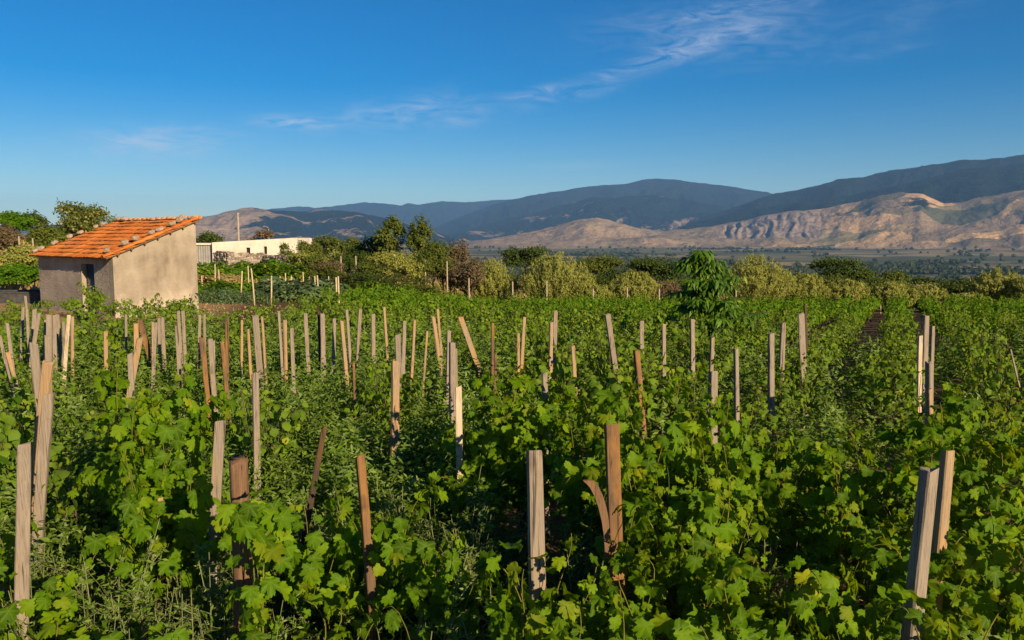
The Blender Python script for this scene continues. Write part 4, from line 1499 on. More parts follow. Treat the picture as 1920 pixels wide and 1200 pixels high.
def build_stake(spec, seed):
    px, py, qx, qy, w, tone, h = spec[:7]
    label = spec[7] if len(spec) > 7 else None
    z0 = 0.0
    for _ in range(3):                       # the ground falls away, so settle the height
        top = at_z(px, py, h + z0)
        z0 = zat(top[0], top[1])
    low = at_y(qx, qy, top[1])
    lean = (low[0] - top[0]) / max(0.05, top[2] - low[2])      # sideways per metre down
    hh = top[2] - z0 + 0.15
    base = np.array([top[0] + lean * hh, top[1], z0 - 0.15])
    r = np.random.default_rng(seed)
    fb = r.normal(0, 0.03)
    vec = np.array([top[0] - base[0], fb * hh, hh])
    base[1] -= fb * hh
    wm = w * top[1] / FPX
    yaw = math.radians(r.uniform(4, 42)) if wm < 0.12 else math.radians(26)
    # mesh is built unrotated; turn the lean into the rotated frame
    c, s = math.cos(-yaw), math.sin(-yaw)
    v = np.array([vec[0] * c - vec[1] * s, vec[0] * s + vec[1] * c, vec[2]])
    face = wm / (math.cos(yaw) + 0.45 * abs(math.sin(yaw)))
    me = stake_mesh(v, face, face * r.uniform(0.4, 0.75), tone, seed, tone == 'tan' and w < 9 and seed % 3 == 0)
    o = obj('stake', me, None, base, yaw)
    if label is None:
        lt = 'leaning' if abs(lean) > 0.07 else 'upright'
        word = {'grey': 'grey weathered', 'tan': 'tan split', 'brown': 'brown', 'dark': 'blackened', 'pale': 'pale'}[tone]
        slim = 'slim' if wm < 0.065 else 'broad'
        place = 'in the vines below the plaster hut' if px < 360 else ('among weeds between hut and broken leaning board' if px < 860 else 'in the green vines by the long-leaved tree')
        label = f'{slim} {word} {lt} stake {place}'
        tag(o, label, 'stake', label.replace(' stake ', ' stakes ') )
    else:
        tag(o, label, 'stake', 'vine stakes with a look of their own')
    STAKE_POS.append((base[0], top[1], h, px, py))
    return o, base, vec, wm, yaw


STK = {}
for i, sp in enumerate(STAKES):
    STK[sp[0], sp[1]] = build_stake(sp, 1000 + i)
for i, sp in enumerate(SHARED):
    build_stake(sp, 2000 + i)

# the peeling strip on the splintered stake
o, base, vec, wm, yaw = STK[1149, 797]
a = Acc()
t = np.linspace(0, 1, 8)
Pn = np.stack([-0.042 - 0.115 * t ** 2.2, -0.02 - 0.03 * t, 1.16 + 0.50 * t - 0.06 * t ** 6], -1)
Wd = np.linspace(0.014, 0.026, 8)
V = []
for k in range(8):
    for (sx, sy) in ((-1, -1), (1, -1), (1, 1), (-1, 1)):
        V.append((Pn[k, 0] + sx * Wd[k], Pn[k, 1] + sy * 0.009 + vec[1] * 0, Pn[k, 2]))
F = [(k * 4 + i, k * 4 + (i + 1) % 4, k * 4 + 4 + (i + 1) % 4, k * 4 + 4 + i) for k in range(7) for i in range(4)] + [(28, 29, 30, 31)]
sp = obj('peeling_strip', mk_mesh('peeling_strip', np.array(V), np.array([f for f in F]), None, False, WOOD['bark']), o)
sp.location = (vec[0] * 0.75, vec[1] * 0.7, 0)


def bark_log():
    top = at_z(447, 862, 1.5)
    z0 = 0.0
    r = np.random.default_rng(5)
    a = Acc()
    n = 26; sides = 20
    V = []
    for k in range(n):
        t = k / (n - 1)
        for i in range(sides):
            an = 2 * math.pi * i / sides
            rad = 0.049 * (1.08 - 0.12 * t) * (1 + 0.09 * math.sin(an * 7 + 2.5 * math.sin(t * 5)) + r.normal(0, 0.035))
            V.append((rad * math.cos(an), rad * math.sin(an), -0.15 + 1.65 * t + (0.02 * math.sin(an) if k == n - 1 else 0)))
    F = [(k * sides + i, k * sides + (i + 1) % sides, (k + 1) * sides + (i + 1) % sides, (k + 1) * sides + i) for k in range(n - 1) for i in range(sides)]
    a.add(V, F)
    q = (n - 1) * sides
    a.F[3] = [np.array([(q, q + i, q + i + 1) for i in range(1, sides - 1)])]
    o = obj('log_post', a.mesh('log_post', WOOD['bark'], True), None, (top[0], top[1], z0))
    tag(o, 'thick round log post with rough brown bark and a vine climbing it', 'post')
    return top


LOGTOP = bark_log()
# ------------------------------------------------------------------ vines in the foreground
NEAR = [
    # px, top py, distance, radius, shoots, label, grapes
    (486, 810, 4.0, 0.10, 3, 'vine with lobed leaves climbing the rough bark log', 0),
    (140, 1060, 3.7, 0.42, 8, 'low bright vine beside the broad smooth grey stake', 0),
    (20, 960, 4.4, 0.40, 7, 'shaded vine behind the broad smooth grey stake', 0),
    (300, 640, 5.3, 0.40, 13, 'tall leafy vine column over the sawn-off tan stake', 0),
    (330, 800, 4.9, 0.36, 8, 'vine in front of the tall leafy column by the pale leaning stake', 0),
    (590, 930, 4.7, 0.36, 7, 'vine at the foot of the blackened twisted stake', 0),
    (640, 1110, 3.9, 0.34, 7, 'dark low vine beside the slim brown leaning stake', 1),
    (735, 900, 4.8, 0.42, 8, 'vine at the foot of the broad tan plank', 0),
    (790, 960, 4.3, 0.32, 7, 'small vine below the pale freshly split stake', 0),
    (930, 760, 6.4, 0.48, 11, 'bushy vine behind the thick squared post', 0),
    (985, 660, 6.6, 0.50, 13, 'tall shaded vine behind the narrow grey stake', 0),
    (1058, 970, 3.6, 0.36, 10, 'bright low vine wrapped around the thick squared post', 0),
    (1110, 690, 5.9, 0.52, 13, 'vine with dark grapes behind the splintered stake', 2),
    (1120, 1090, 3.25, 0.32, 8, 'vine with broad leaves at the foot of the splintered stake', 0),
    (1280, 680, 5.1, 0.62, 18, 'tallest bushy vine covering the wide weathered plank', 0),
    (1248, 800, 4.5, 0.42, 13, 'sunlit vine beside the splintered dark brown stake', 0),
    (1355, 860, 4.15, 0.42, 13, 'vine spilling forward from the tallest bushy vine', 0),
    (1420, 960, 3.9, 0.46, 12, 'low vine with yellow leaves edging the dark alley', 0),
    (1260, 1010, 3.45, 0.44, 11, 'leafy vine below the sunlit one beside the splintered stake', 0),
    (1490, 840, 5.4, 0.50, 12, 'vine at the foot of the tall straight two-faced stake', 0),
    (1590, 800, 6.0, 0.52, 12, 'shaded spreading vine in the middle of the alley', 0),
    (1640, 880, 4.9, 0.40, 9, 'vine with a yellow shoot beside the heavy leaning post', 0),
    (1790, 700, 6.4, 0.50, 13, 'sunny vine behind the stake cluster of the soil alley', 0),
    (1850, 740, 5.2, 0.55, 15, 'large yellow tipped vine beside the tan post', 0),
    (1820, 920, 4.1, 0.42, 11, 'vine wrapped around the tan post with dark shadow', 0),
    (1900, 880, 4.2, 0.48, 12, 'bright yellowish vine beyond the tan post', 0),
    (1790, 1080, 3.3, 0.32, 9, 'broad leaved vine at the foot of the heavy leaning post', 0),
    (1540, 1010, 4.1, 0.34, 7, 'small vine in the dark alley before the heavy post', 0),
    (1400, 760, 6.5, 0.45, 11, 'vine between the wide plank and slender dark stake', 0),
]
NEAR_XY = []
for i, (px, py, d, rad, ns, label, g) in enumerate(NEAR):
    p = at_y(px, py, d)
    h = p[2] - zat(p[0], p[1]) + 0.04
    near_vine(p, h, rad, int(ns * 1.25), 300 + i, label, 0.122, 120, g)
    NEAR_XY.append((p[0], p[1]))
NEAR_XY = np.array(NEAR_XY)

# ------------------------------------------------------------------ vines of the field
ROW_AZ = math.radians(26.0)
RD = np.array([math.sin(ROW_AZ), math.cos(ROW_AZ)]); RN = np.array([math.cos(ROW_AZ), -math.sin(ROW_AZ)])
MIDV = [field_vine_meshes(700 + i, h, rad, ns, 0.112, 0.078, MIDLEAF, M_VINE) for i, (h, rad, ns) in enumerate(((1.35, 0.42, 13), (1.2, 0.48, 14), (1.5, 0.38, 13), (1.1, 0.5, 13), (1.3, 0.4, 12), (1.45, 0.45, 14)))]
FARV = [field_vine_meshes(800 + i, h, rad, ns, 0.128, 0.092, QUAD, M_VINEFAR)[2] for i, (h, rad, ns) in enumerate(((1.25, 0.42, 12), (1.15, 0.46, 12), (1.3, 0.4, 12), (1.1, 0.44, 11)))]


def px_of(x, y, z):
    v = np.array([x, y, z - CAMZ])
    c, s = math.cos(PITCH), math.sin(PITCH)
    f = v[1] * c - v[2] * s; up = v[1] * s + v[2] * c
    return 960 + FPX * v[0] / f, 600 - FPX * up / f


def in_field(x, y):
    # field outline: left limit by the garden path and hut, far limit by the bushes
    if y > 47 - 0.06 * abs(x):
        return False
    if y > 20.5 and x < -6.2 - 0.02 * y:
        return False
    if x < -8 and y > 22.5 - 0.15 * (x + 8):
        return False
    return True


spots = []
rr = np.random.default_rng(42)
TREE_P = at_z(1312, 678, -0.35)
for i in range(-60, 60):
    for j in range(-10, 75):
        s = j * 0.95 + (i % 2) * 0.4; q = i * 1.34
        P = RD * s + RN * q + rr.normal(0, 0.07, 2)
        x, y = P
        if y < 4.0 or abs(x) > 0.80 * y + 2.2 or not in_field(x, y):
            continue
        if len(NEAR_XY) and np.min(np.hypot(NEAR_XY[:, 0] - x, NEAR_XY[:, 1] - y)) < 0.85:
            continue
        if y < 5.6:
            continue
        px, py = px_of(x, y, 1.0)
        weedy = 90 < px < 900 and y < 17
        if weedy and rr.random() < 0.7:
            continue
        if 1400 < px < 1700 and 5 < y < 9.5 and rr.random() < 0.75:
            continue
        if math.hypot(x - TREE_P[0], y - TREE_P[1]) < 0.7:
            continue
        if HN[1] - 1.0 < y and x < -8 and (np.array([x, y]) - HN[:2]) @ HU[:2] > -0.3 and (np.array([x, y]) - HN[:2]) @ HV[:2] > -0.8:
            continue
        spots.append((math.hypot(x, y) + (100 if not -40 < px < 1960 else 0), x, y, weedy))
# the shoots of a few vines stand up against the hut walls
HUTV = [(170, 548, 24.5), (183, 552, 25.0), (235, 572, 24.6), (285, 553, 24.0), (262, 572, 24.3), (325, 574, 25.0), (343, 572, 25.5), (125, 560, 27.0), (88, 565, 28.0), (372, 578, 25.5), (30, 575, 24), (12, 590, 22), (60, 585, 24), (205, 575, 24.5), (305, 580, 24.8)]
spots.sort()
print('vine spots', len(spots))
MID_N = 240
r = np.random.default_rng(9)
NAMED = [(b[0], b[1], o_['label']) for (o_, b, v_, w_, y_) in STK.values() if len(o_['label'].split()) <= 12]


def by_stake(points, word, reach):
    """give the plant closest to each named stake a label of its own"""
    out = {}
    pts = np.array(points)
    for (sx, sy, lab) in NAMED:
        dd = np.hypot(pts[:, 0] - sx, pts[:, 1] - sy)
        for i in np.argsort(dd):
            if dd[i] > reach:
                break
            if int(i) not in out:
                out[int(i)] = f'{word} beside the {lab}'
                break
    return out


VL = by_stake([(x, y) for (_, x, y, _) in spots[:MID_N]], 'green vine', 1.5)


def place_mid(x, y, k, label, group, sc=1.0, sz=None):
    z = zat(x, y)
    t = thing('grapevine', label, 'grapevine', (x, y, z), r.uniform(0, 6.28), group)
    t.scale = (sc, sc, sz or sc)
    tr, fo, _ = MIDV[k % len(MIDV)]
    obj('trunk', tr, t)
    stuff(obj('foliage', fo, t))
    return t


for n, (d, x, y, weedy) in enumerate(spots[:MID_N]):
    if weedy:
        lb, gp = 'small green vine half buried in weeds among the stakes', 'vines among the weeds and stakes'
    else:
        px, py = px_of(x, y, 1.0)
        if px < 700:
            lb, gp = 'green vine in the rows below the plaster hut', 'vines below the hut'
        elif px < 1290:
            lb, gp = 'green vine in the rows before the pale bushes', 'vines before the pale bushes'
        else:
            lb, gp = 'green vine in the rows beside the dark soil alleys', 'vines by the soil alleys'
    lb = VL.get(n, lb)
    place_mid(x, y, int(r.integers(6)), lb, gp, r.uniform(0.82, 1.12) * (0.92 if not weedy else 0.9))
for (px, py, d) in HUTV:
    p = at_y(px, py, d)
    z = zat(p[0], p[1])
    hz = (p[2] - z) / 0.98
    place_mid(p[0], p[1], int(r.integers(6)), 'vine sending shoots up against the plaster hut walls', 'vines against the hut', 0.8, max(0.5, hz))

acc = Acc(); tk = Acc()
lastn = len(spots) - MID_N
for (d, x, y, weedy) in spots[MID_N:]:
    d = math.hypot(x, y)
    P, N, T, S, Y = FARV[int(r.integers(len(FARV)))]
    keep = r.random(len(P)) < (1.0 if d < 28 else 0.85)
    a = r.uniform(0, 6.28); c, s = math.cos(a), math.sin(a)
    R = np.array([[c, -s, 0], [s, c, 0], [0, 0, 1]])
    sc = r.uniform(0.85, 1.12)
    narrow = 0.9 if px_of(x, y, 0.5)[0] > 1450 else 1.12
    z = zat(x, y)
    PP = (P[keep] * sc * np.array([narrow, narrow, 1])) @ R.T + np.array([x, y, z])
    NN = N[keep] @ R.T + SUN * 0.3
    leaf_cloud(acc, QUAD, PP, NN, T[keep] @ R.T, S[keep] * (1.0 if d < 30 else 1.12), r.random(keep.sum()), Y[keep])
    tk.tube([(x, y, z - 0.1), (x, y, z + 0.5)], 0.03, 4, False)
o = obj('distant_vine_rows', acc.mesh('distant_vine_rows', M_VINEFAR)); stuff(tag(o, 'mass of green vine rows filling the far field', 'vines'))
o = obj('distant_vine_trunks', tk.mesh('distant_vine_trunks', M_TRUNK)); stuff(tag(o, 'thin brown trunks under the far vine rows', 'vines'))


# ------------------------------------------------------------------ weeds
def weed_meshes(seed, h, nstem, bushy, leafsize):
    r = np.random.default_rng(seed)
    st = Acc(); lf = Acc()
    P = []; N = []; T = []; S = []; Y = []
    for s in range(nstem):
        a = r.uniform(0, 6.28); lean = r.uniform(0.02, 0.28)
        hh = h * r.uniform(0.6, 1.0)
        t = np.linspace(0, 1, 6)
        pts = np.stack([math.cos(a) * lean * hh * t ** 1.3, math.sin(a) * lean * hh * t ** 1.3, hh * t], -1)
        st.tube(pts, np.linspace(0.005, 0.002, 6), 4, False)
        nb = int(bushy * r.uniform(0.8, 1.2))
        for b in range(nb):
            tt = r.uniform(0.12, 0.98)
            base = np.array([np.interp(tt, t, pts[:, i]) for i in range(3)])
            an = r.uniform(0, 6.28)
            L = (0.20 * (1 - tt) + 0.035) * r.uniform(0.5, 1.2) * (h / 0.7)
            dirn = norm(np.array([math.cos(an), math.sin(an), r.uniform(0.4, 1.2)]))
            tip = base + dirn * L
            st.tube([base, (base + tip) / 2, tip], 0.0018, 3, False)
            for k in range(4 + int(L * 26)):
                u = r.random()
                p = base + dirn * L * u
                an2 = r.uniform(0, 6.28)
                o = np.array([math.cos(an2), math.sin(an2), r.uniform(-0.1, 0.8)])
                P.append(p); T.append(o); N.append(np.array([0, 0, 0.45]) + SUN * 0.8 + r.normal(0, 0.4, 3))
                S.append(leafsize * r.uniform(0.6, 1.3) * (0.65 if tt > 0.7 else 1.0))
                Y.append(r.uniform(0.4, 0.9) if (tt > 0.72 and r.random() < 0.4) else (0.15 if r.random() < 0.2 else 0))
    leaf_cloud(lf, LANCE, np.array(P), np.array(N), np.array(T), np.array(S), r.random(len(P)), np.array(Y))
    return st.mesh('stem', M_STEM), lf.mesh('leaves', M_WEED), tuple(np.array(v) for v in (P, N, T, S, Y))


WEEDS = [weed_meshes(900 + i, h, ns, b, ls) for i, (h, ns, b, ls) in enumerate(((0.85, 4, 13, 0.045), (0.7, 5, 12, 0.042), (0.95, 3, 15, 0.05), (0.6, 5, 11, 0.04), (0.78, 4, 14, 0.055)))]
LEAFY = tuple(np.array(v) for v in WEEDS[0][2])


def weed_density(px, y):
    if y < 3.2: return 0.0
    if px < 950:
        return 1.0
    if px < 1150: return 0.55
    if 1380 < px < 1720 and y < 9: return 0.5
    return 0.22


cand = []
r = np.random.default_rng(31)
for k in range(5200):
    y = 3.0 + 16.5 * r.random() ** 0.75
    x = r.uniform(-0.69, 0.69) * y
    px, py = px_of(x, y, 0.5)
    if r.random() > weed_density(px, y):
        continue
    if x < -7.5 and y > 17.5:
        continue
    if len(NEAR_XY) and np.min(np.hypot(NEAR_XY[:, 0] - x, NEAR_XY[:, 1] - y)) < 0.26:
        continue
    cand.append((math.hypot(x, y), x, y))
cand.sort()
NW = 230
print('weeds', len(cand))
WL = by_stake([(x, y) for (_, x, y) in cand[:NW]], 'silvery weed', 1.2)
for wi, (d, x, y) in enumerate(cand[:NW]):
    k = int(r.integers(len(WEEDS)))
    px = px_of(x, y, 0.5)[0]
    if px < 640: lb, gp = 'silvery green upright weed among the stakes below the hut', 'weeds below the hut'
    elif px < 1150: lb, gp = 'silvery green upright weed around the squared and splintered posts', 'weeds around the posts'
    else: lb, gp = 'silvery green weed in the shady vine alley', 'weeds in the vine alley'
    lb = WL.get(wi, lb)
    t = thing('weed', lb, 'weed', (x, y, zat(x, y)), r.uniform(0, 6.28), gp)
    sc = r.uniform(0.75, 1.25)
    t.scale = (sc, sc, sc)
    obj('stem', WEEDS[k][0], t)
    stuff(obj('leaves', WEEDS[k][1], t))
acc = Acc()
for (d, x, y) in cand[NW:]:
    P, N, T, S, Y = WEEDS[int(r.integers(len(WEEDS)))][2]
    keep = r.random(len(P)) < (0.42 if d < 10 else 0.26)
    a = r.uniform(0, 6.28); c, s = math.cos(a), math.sin(a)
    R = np.array([[c, -s, 0], [s, c, 0], [0, 0, 1]])
    sc = r.uniform(0.9, 1.4)
    leaf_cloud(acc, LANCE, P[keep] @ R.T * sc + np.array([x, y, zat(x, y)]), N[keep] @ R.T + SUN * 0.2, T[keep] @ R.T, S[keep] * sc * (1.5 if d < 10 else 2.0), r.random(keep.sum()), Y[keep] * 0.8)
o = obj('weed_cover', acc.mesh('weed_cover', M_WEED)); stuff(tag(o, 'dense cover of fine green weeds between the stakes', 'weeds'))


# ------------------------------------------------------------------ trees and bushes
def tree_mesh_parts(name, label, cat, base, H, clumps, nleaf, lsize, mat, seed, group=None, tmpl=QUAD, trunk_r=0.07, yel=0.0, up=0.3, gap=0.25, limbs=True):
    """clumps: list of (x, y, z, rx, ry, rz) in metres from the base"""
    r = np.random.default_rng(seed)
    t = thing(name, label, cat, base, 0.0, group)
    a = Acc()
    top = max(c[2] for c in clumps)
    tt = np.linspace(0, 1, 6)
    hx = np.mean([c[0] for c in clumps]) * 0.6; hy = np.mean([c[1] for c in clumps]) * 0.6
    fork = top * 0.55
    a.tube(np.stack([hx * tt ** 2 + 0.04 * np.sin(tt * 4 + seed), hy * tt ** 2, -0.2 + (fork + 0.2) * tt], -1), trunk_r * (1.1 - 0.5 * tt), 8)
    if limbs:
        for c in clumps[:14]:
            f0 = np.array([hx, hy, fork * r.uniform(0.5, 1.0)])
            e = np.array(c[:3])
            m = (f0 + e) / 2 + np.array([0, 0, -0.1 * H * 0.3]) + r.normal(0, 0.04 * H, 3)
            a.tube([f0, m, e], [trunk_r * 0.5, trunk_r * 0.35, trunk_r * 0.15], 5, False)
    obj('trunk', a.mesh('trunk', M_TRUNK), t)
    vol = np.array([c[3] * c[4] * c[5] for c in clumps]) ** (2 / 3)
    cnt = np.maximum(20, (nleaf * vol / vol.sum())).astype(int)
    acc = Acc()
    allc = np.array(clumps)
    for c, n in zip(clumps, cnt):
        d = norm(r.normal(0, 1, (n, 3)))
        d[:, 2] = np.where(d[:, 2] < -0.35, -d[:, 2] * 0.5, d[:, 2])
        rad = r.random(n) ** 0.45
        # lumpy outline and gaps
        lump = 1 + 0.22 * np.sin(d[:, 0] * 5 + seed) * np.cos(d[:, 1] * 6 + d[:, 2] * 4 + seed * 2) + r.normal(0, 0.07, n)
        P = np.array(c[:3]) + d * (rad * lump)[:, None] * np.array(c[3:6])
        g = perlin(P[:, 0] * 2.6 / max(0.8, H * 0.22) + seed, P[:, 2] * 2.6 / max(0.8, H * 0.22) + P[:, 1] * 1.3, seed)
        k = g > -gap
        P = P[k]; d = d[k]
        N = d * 0.6 + SUN * 0.4 + r.normal(0, 0.5, (len(P), 3)) + np.array([0, 0, up])
        T = r.normal(0, 1, (len(P), 3)) + np.array([0, 0, -0.2])
        rnd = np.clip(0.5 + 0.5 * g[k] + r.normal(0, 0.22, len(P)), 0, 1)
        leaf_cloud(acc, tmpl, P, N, T, lsize * r.uniform(0.7, 1.3, len(P)), rnd, (r.random(len(P)) < yel) * r.uniform(0.4, 1, len(P)))
    stuff(obj('crown', acc.mesh('crown', mat), t))
    return t


def clumps_round(W, D, z0, z1, n, seed, k=0.5):
    r = np.random.default_rng(seed)
    H = z1 - z0
    out = [(0, 0, z0 + H * 0.5, W * 0.33, D * 0.33, H * 0.38)]
    for i in range(n):
        a = r.uniform(0, 6.28); e = r.uniform(-0.5, 1.0)
        q = math.sqrt(max(0.05, 1 - e * e)) * 0.66
        s = r.uniform(0.20, 0.34)
        out.append((W * 0.5 * q * math.cos(a), D * 0.5 * q * math.sin(a), z0 + H * (0.5 + 0.36 * e), W * s, D * s, H * s * 0.85))
    return out


def tree_px(name, label, cat, pxc, ytop, ybase, wpx, d, mat, nleaf, lsize, seed, group=None, **kw):
    nleaf = int(nleaf * 1.35)
    wpx *= 1.12
    p = at_y(pxc, ybase, d)
    zg = zat(p[0], d)
    ztop = at_y(pxc, ytop, d)[2]
    W = wpx * d / FPX
    H = ztop - zg
    zlow = max(0.05, min(at_y(pxc, ybase, d)[2] - zg, H * 0.22))
    n = kw.pop('n', 9)
    cl = clumps_round(W, W * kw.pop('depth', 0.9), zlow, H * 0.98, n, seed)
    return tree_mesh_parts(name, label, cat, (p[0], d, zg), H, cl, nleaf, lsize, mat, seed, group, **kw)


tree_px('blossom_tree', 'round tree with cream flecked leaves behind the tiled roof', 'tree', 148, 374, 480, 100, 62, M_TREE, 7500, 0.17, 1, yel=0.22, gap=0.4)
tree_px('round_tree', 'bright green round tree on the dry grass bank', 'tree', 28, 398, 445, 56, 68, M_VINEFAR, 3800, 0.17, 2, gap=0.6)
tree_px('dark_tree', 'dark slender tree behind the bright round tree on the bank', 'tree', 62, 388, 445, 42, 76, M_DARK, 3000, 0.18, 3)
tree_px('shrub', 'rounded green shrub between the bank and the hut roof', 'shrub', 92, 424, 478, 66, 50, M_TREE, 4600, 0.13, 4, gap=0.6)
tree_px('shrub', 'olive brown bush at the foot of the grassy bank', 'shrub', 14, 425, 480, 70, 52, M_RUST, 4200, 0.13, 5, gap=0.5)
tree_px('shrub', 'low yellowish scrub on the bank below the bushes', 'shrub', 40, 462, 500, 90, 44, M_OLIVE, 3600, 0.11, 6, gap=0.5)
tree_px('shrub', 'leafy scrub beside the trough at the hut corner', 'shrub', 40, 498, 548, 95, 38, M_VINEFAR, 4500, 0.12, 7, gap=0.5)
tree_px('shrub', 'leafy scrub at the far edge left of the hut', 'shrub', -25, 500, 555, 80, 37, M_VINEFAR, 3000, 0.12, 8, gap=0.5)
for k, (px_, yt_, yb_, w_, d_, m_) in enumerate(((-70, 420, 480, 90, 60, M_DARK), (-130, 470, 530, 120, 46, M_OLIVE), (-190, 415, 480, 110, 64, M_TREE), (-250, 460, 530, 130, 50, M_TREE), (-330, 425, 490, 120, 60, M_DARK), (-110, 505, 560, 110, 36, M_VINEFAR), (-220, 505, 565, 120, 35, M_VINEFAR), (-340, 500, 565, 120, 37, M_VINEFAR))):
    tree_px('shrub', 'scrub continuing the bank beyond the trough', 'shrub', px_, yt_, yb_, w_, d_, m_, 2600, 0.15, 600 + k, 'scrub on the bank beyond the trough', gap=0.5, n=7)
tree_px('round_tree', 'treetop just showing over the ridge of the hut roof', 'tree', 213, 409, 440, 26, 75, M_TREE, 1200, 0.16, 9, 'treetops over the hut ridge')
tree_px('round_tree', 'treetop just showing over the ridge of the hut roof', 'tree', 238, 410, 440, 24, 77, M_TREE, 1200, 0.16, 10, 'treetops over the hut ridge')
tree_px('round_tree', 'compact dark tree left of the utility pole behind farm', 'tree', 391, 427, 462, 46, 92, M_DARK, 2600, 0.2, 11)
tree_px('dry_bush', 'dry pale bush showing above the white farm roof', 'bush', 490, 431, 452, 52, 72, M_RUST, 2200, 0.16, 12, yel=0.3)
tree_px('shrub', 'small green bush growing from the top of the stone wall', 'shrub', 533, 456, 490, 28, 60, M_TREE, 1400, 0.11, 13)
tree_px('scrub_tree', 'thin olive tree just right of the white farm building', 'tree', 620, 434, 500, 62, 63, M_TREE, 4200, 0.14, 14, yel=0.06, gap=0.15)
tree_px('scrub_tree', 'low tree against the white farm building end wall', 'tree', 577, 450, 515, 46, 61, M_TREE, 2600, 0.14, 15)
tree_px('scrub_tree', 'pointed bright tree between thin olive tree and dark thicket', 'tree', 655, 438, 510, 44, 66, M_TREE, 2600, 0.14, 16)
tree_px('dark_tree', 'dark dense tree left of the two-headed tree', 'tree', 698, 446, 515, 86, 60, M_DARK, 5200, 0.14, 17, gap=0.35)
tree_px('tall_tree', 'tall open-crowned tree with sky showing through, paired with another', 'tree', 731, 407, 485, 52, 57, M_TREE, 4200, 0.14, 18, gap=0.10, n=7)
tree_px('tall_tree', 'tall narrow tree rising beside the open-crowned one', 'tree', 788, 405, 500, 46, 56, M_TREE, 4600, 0.14, 19, gap=0.15, n=9)
tree_px('bushy_tree', 'broad olive green bushy tree below the two tall trees', 'tree', 815, 455, 540, 84, 53, M_TREE, 7200, 0.12, 20, gap=0.5, n=11)
tree_px('rust_tree', 'reddish brown leaved tree beside the broad bushy tree', 'tree', 852, 436, 500, 50, 60, M_RUST, 3200, 0.14, 21, gap=0.15)
tree_px('dry_bush', 'dry brown shrub between the bushy tree and pale bushes', 'bush', 878, 486, 540, 72, 52, M_RUST, 3600, 0.10, 22, gap=0.4)
tree_px('scrub_tree', 'yellowish scrub under the open-crowned tall tree', 'shrub', 735, 462, 525, 80, 52, M_OLIVE, 3600, 0.10, 23, gap=0.3)
tree_px('round_tree', 'dark spreading tree beyond the pale bushes', 'tree', 986, 455, 500, 80, 92, M_DARK, 3600, 0.22, 24, depth=0.7, gap=0.4)
tree_px('dark_tree', 'dark tree between two pale bushes', 'tree', 1128, 474, 545, 84, 66, M_TREE, 4800, 0.15, 25, gap=0.4)
tree_px('dark_tree', 'deep green tree left of the long-leaved tree', 'tree', 1218, 478, 550, 120, 63, M_DARK, 6500, 0.15, 26, gap=0.45)
tree_px('feathery_tree', 'dark feathery tree standing above the pale bushes', 'tree', 1572, 482, 550, 118, 66, M_DARK, 6000, 0.15, 27, gap=0.4)
tree_px('scrub_tree', 'olive green tree beside the dark feathery tree', 'tree', 1662, 508, 560, 90, 62, M_TREE, 4200, 0.14, 28, gap=0.35)
tree_px('dark_tree', 'dark rounded tree before the valley at the field corner', 'tree', 1800, 526, 585, 130, 56, M_DARK, 5600, 0.14, 29, gap=0.4)
tree_px('round_tree', 'small tree on the slope above the bright valley field', 'tree', 1735, 520, 560, 50, 90, M_DARK, 1800, 0.2, 30)


# scrub that closes the hedge behind the garden and the field
rs = np.random.default_rng(404)
for k in range(16):
    pxs = 572 + k * 21 + rs.uniform(-8, 8)
    m, lb = [(M_TREE, 'olive green scrub in the thicket beyond the garden'), (M_OLIVE, 'yellowish scrub in the thicket beyond the garden'), (M_DARK, 'dark green scrub in the thicket beyond the garden'), (M_RUST, 'brown dry scrub in the thicket beyond the garden')][int(rs.choice(4, p=[.4, .25, .2, .15]))]
    tree_px('shrub', lb, 'shrub', pxs, rs.uniform(466, 492), 535, rs.uniform(48, 72), rs.uniform(49, 57), m, 2200, 0.11, 420 + k, lb.replace(' in ', ' shrubs in '), gap=0.5, n=6)
for k in range(17):
    pxs = 905 + k * 62 + rs.uniform(-20, 20)
    m, lb = [(M_TREE, 'olive scrub in the hedge behind the pale bushes'), (M_DARK, 'dark scrub in the hedge behind the pale bushes'), (M_OLIVE, 'yellow scrub in the hedge behind the pale bushes')][int(rs.choice(3, p=[.4, .35, .25]))]
    yt = rs.uniform(500, 518) + max(0, (pxs - 1450)) * 0.05
    tree_px('shrub', lb, 'shrub', pxs, yt, 580, rs.uniform(60, 95), rs.uniform(53, 62), m, 2600, 0.13, 460 + k, lb.replace(' in ', ' shrubs in '), gap=0.5, n=6)


